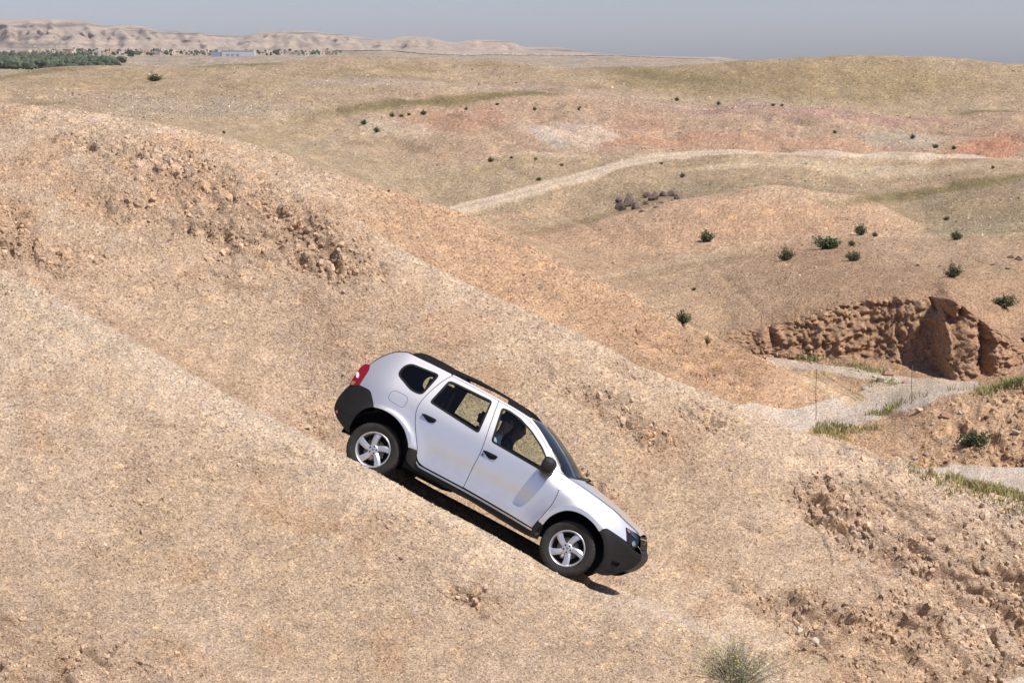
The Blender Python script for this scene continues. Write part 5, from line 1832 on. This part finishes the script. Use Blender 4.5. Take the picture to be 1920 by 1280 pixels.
for i, (x, y, w_) in enumerate([(1893, 486, 18), (1910, 490, 20), (1888, 506, 14), (1862, 498, 9), (1762, 500, 8)]):
    stone(x, y, w_, M_DARKR, 'dark flat rock on the bare slope above the eroded bank', 'dark rocks above the eroded bank', i, 0.8, 'rock')
stone(752, 1046, 13, M_BROWN, 'lone dark red stone on the sandy slope below the car', None, 2, 0.7)
stone(1488, 1186, 24, M_PALE, 'angular pale boulder in the rubble, upper one of a pair', None, 1, 0.9)
stone(1500, 1206, 28, M_PALE, 'angular pale boulder in the rubble, lower one of a pair', None, 3, 0.9)
stone(1707, 1186, 18, M_PALE, 'rounded clod lying below the hollow in the rubble slope', None, 0, 0.9)
stone(573, 802, 22, M_PALE, 'pale flat stone on the crest behind the car', None, 2, 0.5)
M_STONEI = principled('scattered_stone', (0.4, 0.3, 0.2), 0.95, 0.0, **{'Specular IOR Level': 0.15})
nt = M_STONEI.node_tree
at = nt.nodes.new('ShaderNodeAttribute'); at.attribute_type = 'INSTANCER'; at.attribute_name = 'tint'
nt.links.new(at.outputs['Color'], nt.nodes['Principled BSDF'].inputs['Base Color'])


def scatter(name, label, jj, ii, size, tint):
    n = len(jj)
    pos = np.stack([XG[jj, ii], YG[jj, ii], ZG[jj, ii]], -1)
    me = bpy.data.meshes.new(name)
    me.vertices.add(n)
    me.vertices.foreach_set('co', pos.astype(np.float32).ravel())
    a = me.attributes.new('scl', 'FLOAT_VECTOR', 'POINT')
    sc = size[:, None] * RNG.uniform(0.55, 1.25, (n, 3)); sc[:, 2] *= 0.75
    a.data.foreach_set('vector', sc.astype(np.float32).ravel())
    a = me.attributes.new('rot', 'FLOAT_VECTOR', 'POINT')
    a.data.foreach_set('vector', RNG.uniform(0, 6.28, (n, 3)).astype(np.float32).ravel())
    a = me.attributes.new('tint', 'FLOAT_COLOR', 'POINT')
    c4 = np.ones((n, 4), dtype=np.float32); c4[:, :3] = tint
    a.data.foreach_set('color', c4.ravel())
    o = link(name, me)
    ng = bpy.data.node_groups.new(name, 'GeometryNodeTree')
    ng.interface.new_socket('Geometry', in_out='INPUT', socket_type='NodeSocketGeometry')
    ng.interface.new_socket('Geometry', in_out='OUTPUT', socket_type='NodeSocketGeometry')
    N = ng.nodes; Lk = ng.links
    gi = N.new('NodeGroupInput'); go = N.new('NodeGroupOutput')
    iop = N.new('GeometryNodeInstanceOnPoints')
    ico = N.new('GeometryNodeMeshIcoSphere'); ico.inputs['Radius'].default_value = 0.5; ico.inputs['Subdivisions'].default_value = 2
    nz = N.new('ShaderNodeTexNoise'); nz.inputs['Scale'].default_value = 2.2; nz.inputs['Detail'].default_value = 2.0
    sub = N.new('ShaderNodeVectorMath'); sub.operation = 'SUBTRACT'; sub.inputs[1].default_value = (0.5, 0.5, 0.5)
    mul = N.new('ShaderNodeVectorMath'); mul.operation = 'SCALE'; mul.inputs['Scale'].default_value = 0.9
    sp_ = N.new('GeometryNodeSetPosition')
    sm_ = N.new('GeometryNodeSetMaterial'); sm_.inputs['Material'].default_value = M_STONEI
    ss = N.new('GeometryNodeSetShadeSmooth'); ss.inputs['Shade Smooth'].default_value = False
    a1 = N.new('GeometryNodeInputNamedAttribute'); a1.data_type = 'FLOAT_VECTOR'; a1.inputs['Name'].default_value = 'scl'
    a2 = N.new('GeometryNodeInputNamedAttribute'); a2.data_type = 'FLOAT_VECTOR'; a2.inputs['Name'].default_value = 'rot'
    Lk.new(nz.outputs['Color'], sub.inputs[0]); Lk.new(sub.outputs[0], mul.inputs[0])
    Lk.new(ico.outputs['Mesh'], sp_.inputs['Geometry']); Lk.new(mul.outputs[0], sp_.inputs['Offset'])
    Lk.new(sp_.outputs[0], ss.inputs[0]); Lk.new(ss.outputs[0], sm_.inputs[0])
    Lk.new(gi.outputs[0], iop.inputs['Points']); Lk.new(sm_.outputs[0], iop.inputs['Instance'])
    Lk.new(a2.outputs[0], iop.inputs['Rotation']); Lk.new(a1.outputs[0], iop.inputs['Scale'])
    Lk.new(iop.outputs[0], go.inputs[0])
    md = o.modifiers.new('stones', 'NODES'); md.node_group = ng
    tag(o, label, 'stones', None, 'stuff')
    return o


def pick(weight, n):
    w_ = (weight * VIS * (PXG > -120) * (PXG < 2040)).ravel()
    cs = np.cumsum(w_); cs /= cs[-1]
    k = np.searchsorted(cs, RNG.random(n))
    return k // NCOL, k % NCOL


# clods and gravel on the near slopes
wgt = near * (0.18 + 1.6 * rough + 0.25 * pebbly) * (1 - 0.97 * car_zone) * (1 - 0.6 * wash)
jj, ii = pick(wgt, 42000)
szpx = 1.6 + RNG.exponential(1.5, len(jj)) * (0.6 + 2.6 * rough[jj, ii])
szpx = np.minimum(szpx, 16)
tn = np.clip(base[jj, ii] * RNG.uniform(0.70, 1.22, (len(jj), 1)), 0, 0.8)
scatter('loose_gravel', 'loose clods and gravel strewn over the sandy slopes around the car', jj, ii, szpx / FPX * YG[jj, ii], tn)
# stones on the hills behind
stony = np.maximum.reduce([blob(350, 190, 300, 40, 0, 0.3), blob(1850, 400, 140, 46, 0, 0.3), blob(1600, 330, 130, 14, 0, 0.3), blob(1000, 340, 260, 60, 0, 0.3) * 0.5, blob(1300, 205, 500, 25, 0, 0.3) * 0.6, blob(1500, 480, 300, 60, 0, 0.3) * 0.6, blob(700, 150, 300, 14, 2, 0.3) * 0.8])
wgt = (S > K['crestC'] + 0.2) * (S < K['crestH'] + 0.02) * (0.12 + stony) * (1 - 0.95 * road) * (1 - 0.7 * wash)
jj, ii = pick(wgt, 15000)
szpx = np.minimum(1.1 + RNG.exponential(0.75, len(jj)), 8)
rr = RNG.random((len(jj), 1))
tn = np.where(rr < 0.45, np.array([[0.15, 0.115, 0.09]]), np.where(rr < 0.75, np.array([[0.34, 0.27, 0.19]]), np.array([[0.60, 0.51, 0.39]]))) * RNG.uniform(0.8, 1.2, (len(jj), 1))
scatter('field_stones', 'dark and pale field stones scattered over the hills behind the riverbed', jj, ii, szpx / FPX * YG[jj, ii], tn)

# ================================================================ marker stakes
M_STAKE = principled('thin_rusty_rod', (0.16, 0.10, 0.07), 0.7)


def stake(px, pyb, pyt, label, r=0.011):
    p = hit(px, pyb)
    h = (pyb - pyt) / FPX * p.y
    ln = [p + Vector((0.01 * math.sin(i * 1.3), 0, -0.10 + (h + 0.10) * i / 6)) for i in range(7)]
    me = stems_mesh('marker_stake', [[v - p for v in ln]], r, r * 0.8)
    o = link('marker_stake', me, M_STAKE); o.location = p
    tag(o, label, 'stake')


stake(1529, 788, 690, 'thin upright marker stake in the gravel at the foot of the sandy ramp')
stake(1708, 757, 684, 'thin upright marker stake at the grassy edge of the grey track')
stake(1549, 682, 648, 'short thin stake standing in front of the eroded bank')
stake(1431, 662, 580, 'thin rod standing against the left end of the eroded bank', 0.009)

# ================================================================ village on the plain
M_MUD = add_variation(principled('mud_wall', (0.42, 0.31, 0.23), 0.95), 0.4, 0.2)
M_LIME = add_variation(principled('pale_rendered_wall', (0.55, 0.45, 0.36), 0.9), 0.4, 0.15)
M_GREYW = add_variation(principled('grey_block_wall', (0.34, 0.30, 0.27), 0.9), 0.4, 0.2)
M_SHED = principled('white_sheet_metal', (0.45, 0.47, 0.50), 0.5)
M_SHEDB = principled('blue_grey_sheet_metal', (0.22, 0.27, 0.38), 0.5)
M_DARKW = principled('dark_opening', (0.04, 0.04, 0.04), 0.8)


def cube_into(bm, x0, x1, y0, y1, z0, z1):
    r = bmesh.ops.create_cube(bm, size=1.0)
    for v in r['verts']:
        v.co = Vector((x0 + (v.co.x + 0.5) * (x1 - x0), y0 + (v.co.y + 0.5) * (y1 - y0), z0 + (v.co.z + 0.5) * (z1 - z0)))


def house_wall(w_, d_, h, par=0.5, annex=0.0):
    """flat-roofed house: walls with a parapet round a sunken roof and a lower annex"""
    bm = bmesh.new()
    v = lambda x, y, z: bm.verts.new((x, y, z))
    t = 0.35
    o_ = [(-w_ / 2, -d_ / 2), (w_ / 2, -d_ / 2), (w_ / 2, d_ / 2), (-w_ / 2, d_ / 2)]
    n_ = [(-w_ / 2 + t, -d_ / 2 + t), (w_ / 2 - t, -d_ / 2 + t), (w_ / 2 - t, d_ / 2 - t), (-w_ / 2 + t, d_ / 2 - t)]
    A = [v(x, y, -2) for x, y in o_]; B_ = [v(x, y, h) for x, y in o_]
    D_ = [v(x, y, h) for x, y in n_]; E = [v(x, y, h - par) for x, y in n_]
    for i in range(4):
        j = (i + 1) % 4
        bm.faces.new((A[i], A[j], B_[j], B_[i])); bm.faces.new((B_[i], B_[j], D_[j], D_[i])); bm.faces.new((D_[i], D_[j], E[j], E[i]))
    bm.faces.new(E)
    me = bpy.data.meshes.new('wall'); bm.to_mesh(me); bm.free()
    return me


def house(px, py, w_, h, mat, label, group, two=False):
    p = hit(px, py, K['backH'])
    o = empty('house', p)
    o.rotation_euler = (0, 0, random.uniform(-0.5, 0.5))
    link('wall', house_wall(w_, w_ * 0.8, h), mat, o)
    if two:
        a = link('upper_storey', house_wall(w_ * 0.55, w_ * 0.6, 3.0), mat, o)
        a.location = (w_ * 0.15, 0.3, h - 0.4)
    for k in range(max(1, int(w_ / 4))):
        bm = bmesh.new(); cube_into(bm, -0.5, 0.5, -0.1, 0.1, 0, 1.3)
        me = bpy.data.meshes.new('window'); bm.to_mesh(me); bm.free()
        o2 = link('window', me, M_DARKW, o); o2.location = (-w_ / 2 + w_ * (k + 0.5) / max(1, int(w_ / 4)), -w_ * 0.4 - 0.05, h * 0.4)
    tag(o, label, 'house', group)


r = random.Random(21)
mats = [(M_MUD, 'brown mud'), (M_LIME, 'pale'), (M_GREYW, 'grey')]
for i in range(78):
    if i < 34:
        px = r.uniform(5, 190); py = 99 + r.uniform(-4, 3) + px * 0.012
    elif i < 62:
        px = r.uniform(190, 400); py = 101 + r.uniform(-3, 4)
    else:
        px = r.uniform(400, 640); py = 103 + r.uniform(-3, 3)
    m, nm = mats[r.randrange(3)]
    two = r.random() < 0.3
    house(px, py, r.uniform(5, 11), r.uniform(3.0, 5.0), m, 'distant flat-roofed %s%s house in the village below the far hills' % ('two-storey ' if two else '', nm), 'village houses: %s%s' % ('two-storey ' if two else '', nm), two)


def tower(px, py, h, label):
    p = hit(px, py, K['backH'])
    o = empty('minaret', p)
    bm = bmesh.new(); cube_into(bm, -1.7, 1.7, -1.7, 1.7, -2, h * 0.78)
    me = bpy.data.meshes.new('shaft'); bm.to_mesh(me); bm.free(); link('shaft', me, M_LIME, o)
    bm = bmesh.new(); cube_into(bm, -2.1, 2.1, -2.1, 2.1, h * 0.76, h * 0.82)
    me = bpy.data.meshes.new('balcony'); bm.to_mesh(me); bm.free(); link('balcony', me, M_MUD, o)
    bm = bmesh.new(); cube_into(bm, -0.9, 0.9, -0.9, 0.9, h * 0.8, h * 0.94)
    bmesh.ops.create_cone(bm, segments=8, radius1=0.9, radius2=0.05, depth=h * 0.08, cap_ends=True, matrix=Matrix.Translation((0, 0, h * 0.97)))
    me = bpy.data.meshes.new('lantern'); bm.to_mesh(me); bm.free(); link('lantern', me, M_LIME, o)
    tag(o, label, 'minaret')


tower(104, 97, 12.5, 'slender pale minaret standing on the slope above the village roofs')
tower(65, 101, 11.0, 'stout pale minaret among the village houses above the palm grove')
# the long industrial building
p = hit(442, 107, K['backH'])
wb = empty('industrial_hall', p)
bm = bmesh.new(); cube_into(bm, -19, 28, -9, 9, -2, 8.5)
me = bpy.data.meshes.new('wall'); bm.to_mesh(me); bm.free(); link('wall', me, M_SHED, wb)
bm = bmesh.new(); cube_into(bm, -34, -19, -8, 8, -2, 6.5)
me = bpy.data.meshes.new('annex'); bm.to_mesh(me); bm.free(); link('annex', me, M_SHEDB, wb)
bm = bmesh.new(); cube_into(bm, -18, 27.5, -9.6, 9.6, 8.5, 9.2)
me = bpy.data.meshes.new('roof'); bm.to_mesh(me); bm.free(); link('roof', me, M_SHED, wb)
for k in range(3):
    bm = bmesh.new(); cube_into(bm, -2.2, 2.2, -0.2, 0.2, -1, 4.0)
    me = bpy.data.meshes.new('door'); bm.to_mesh(me); bm.free()
    o = link('door', me, M_SHEDB, wb); o.location = (-10 + 7 * k, -9.15, 0)
wb.scale = (0.8, 0.8, 0.75)
tag(wb, 'long white industrial hall with blue-grey annex on the plain', 'building')

# palm grove: a dark mass of tree crowns
def crowns(name, label, spots, mat):
    V, F, T = [], [], []
    bm = bmesh.new(); bmesh.ops.create_icosphere(bm, subdivisions=1, radius=1.0)
    bv = [v.co.copy() for v in bm.verts]; bf = [[v.index for v in f.verts] for f in bm.faces]; bm.free()
    rr_ = random.Random(3)
    for p, s in spots:
        q = len(V); t = rr_.uniform(0.6, 1.35)
        for c in bv:
            V.append((p[0] + c.x * s * rr_.uniform(0.6, 1.3), p[1] + c.y * s * rr_.uniform(0.6, 1.3), p[2] + s * 0.75 + c.z * s * rr_.uniform(0.6, 1.15)))
            tt = t * rr_.uniform(0.7, 1.3); T.append((tt, tt, tt))
        F += [[q + k for k in f] for f in bf]
    me = mesh_from(name, V, F, False); tinted(me, T)
    o = link(name, me, mat); tag(o, label, 'trees', None, 'stuff')


M_PALM = leaf_mat('palm_crown', (0.060, 0.075, 0.045))
spots = []
for _ in range(2600):
    px = r.uniform(-300, 235); py = r.uniform(101.5, 133)
    if py < 101.5 + max(0, px) * 0.045 or (px > 150 and r.random() < (px - 150) / 90): continue
    spots.append((hit(px, py, K['backH']), r.choice((1.3, 1.7, 2.0, 2.4, 3.2)) * r.uniform(0.8, 1.2)))
crowns('palm_grove', 'dark green palm grove in front of the village', spots, M_PALM)
spots = []
for _ in range(260):
    px = r.uniform(60, 640); py = 100 + r.uniform(-4, 5)
    spots.append((hit(px, py, K['backH']), r.uniform(1.2, 3.0)))
for _ in range(60):
    spots.append((hit(r.uniform(110, 180), 92 + r.uniform(-1, 1), K['backH']), r.uniform(1.2, 2.4)))
crowns('village_trees', 'scattered dark trees and hedges between the village houses', spots, M_PALM)
p = hit(246, 110, K['backH'])
t0 = empty('tree', p)
link('trunk', stems_mesh('trunk', [[(0, 0, -1), (0.1, 0, 2), (0, 0, 5)]], 0.45, 0.25), M_STEM, t0)
V, F, T = [], [], []
for _ in range(420):
    d = Vector((r.gauss(0, 1), r.gauss(0, 1), r.gauss(0, 1))).normalized() * r.random() ** 0.4
    c = Vector((d.x * 5.2, d.y * 4.5, 5.5 + d.z * 3.8))
    a, b = [Vector((r.gauss(0, 1), r.gauss(0, 1), r.gauss(0, 1))).normalized() * r.uniform(0.5, 1.0) for _ in range(2)]
    q = len(V); V += [c - a, c + b, c + a, c - b]; F.append((q, q + 1, q + 2, q + 3)); tt = r.uniform(0.6, 1.3); T += [(tt, tt, tt)] * 4
me = mesh_from('crown', V, F, False); tinted(me, T); link('crown', me, M_PALM, t0)
tag(t0, 'single tall dark tree beyond the grove in front of the village', 'tree')

# ================================================================ haze
bm = bmesh.new()
cube_into(bm, -9000, 9000, -60, 7000, float(VALL[:, 2].min()) - 14, 160)
me = bpy.data.meshes.new('haze'); bm.to_mesh(me); bm.free()
mh = bpy.data.materials.new('air')
mh.use_nodes = True
nt = mh.node_tree
nt.nodes.clear()
vo = nt.nodes.new('ShaderNodeOutputMaterial')
pv_ = nt.nodes.new('ShaderNodeVolumePrincipled')
pv_.inputs['Color'].default_value = (0.97, 0.97, 1.0, 1)
pv_.inputs['Density'].default_value = 0.00003
pv_.inputs['Anisotropy'].default_value = 0.0
nt.links.new(pv_.outputs[0], vo.inputs['Volume'])
o = link('haze', me, mh)
tag(o, 'thin pale dust haze hanging over the plain', 'haze', None, 'stuff')
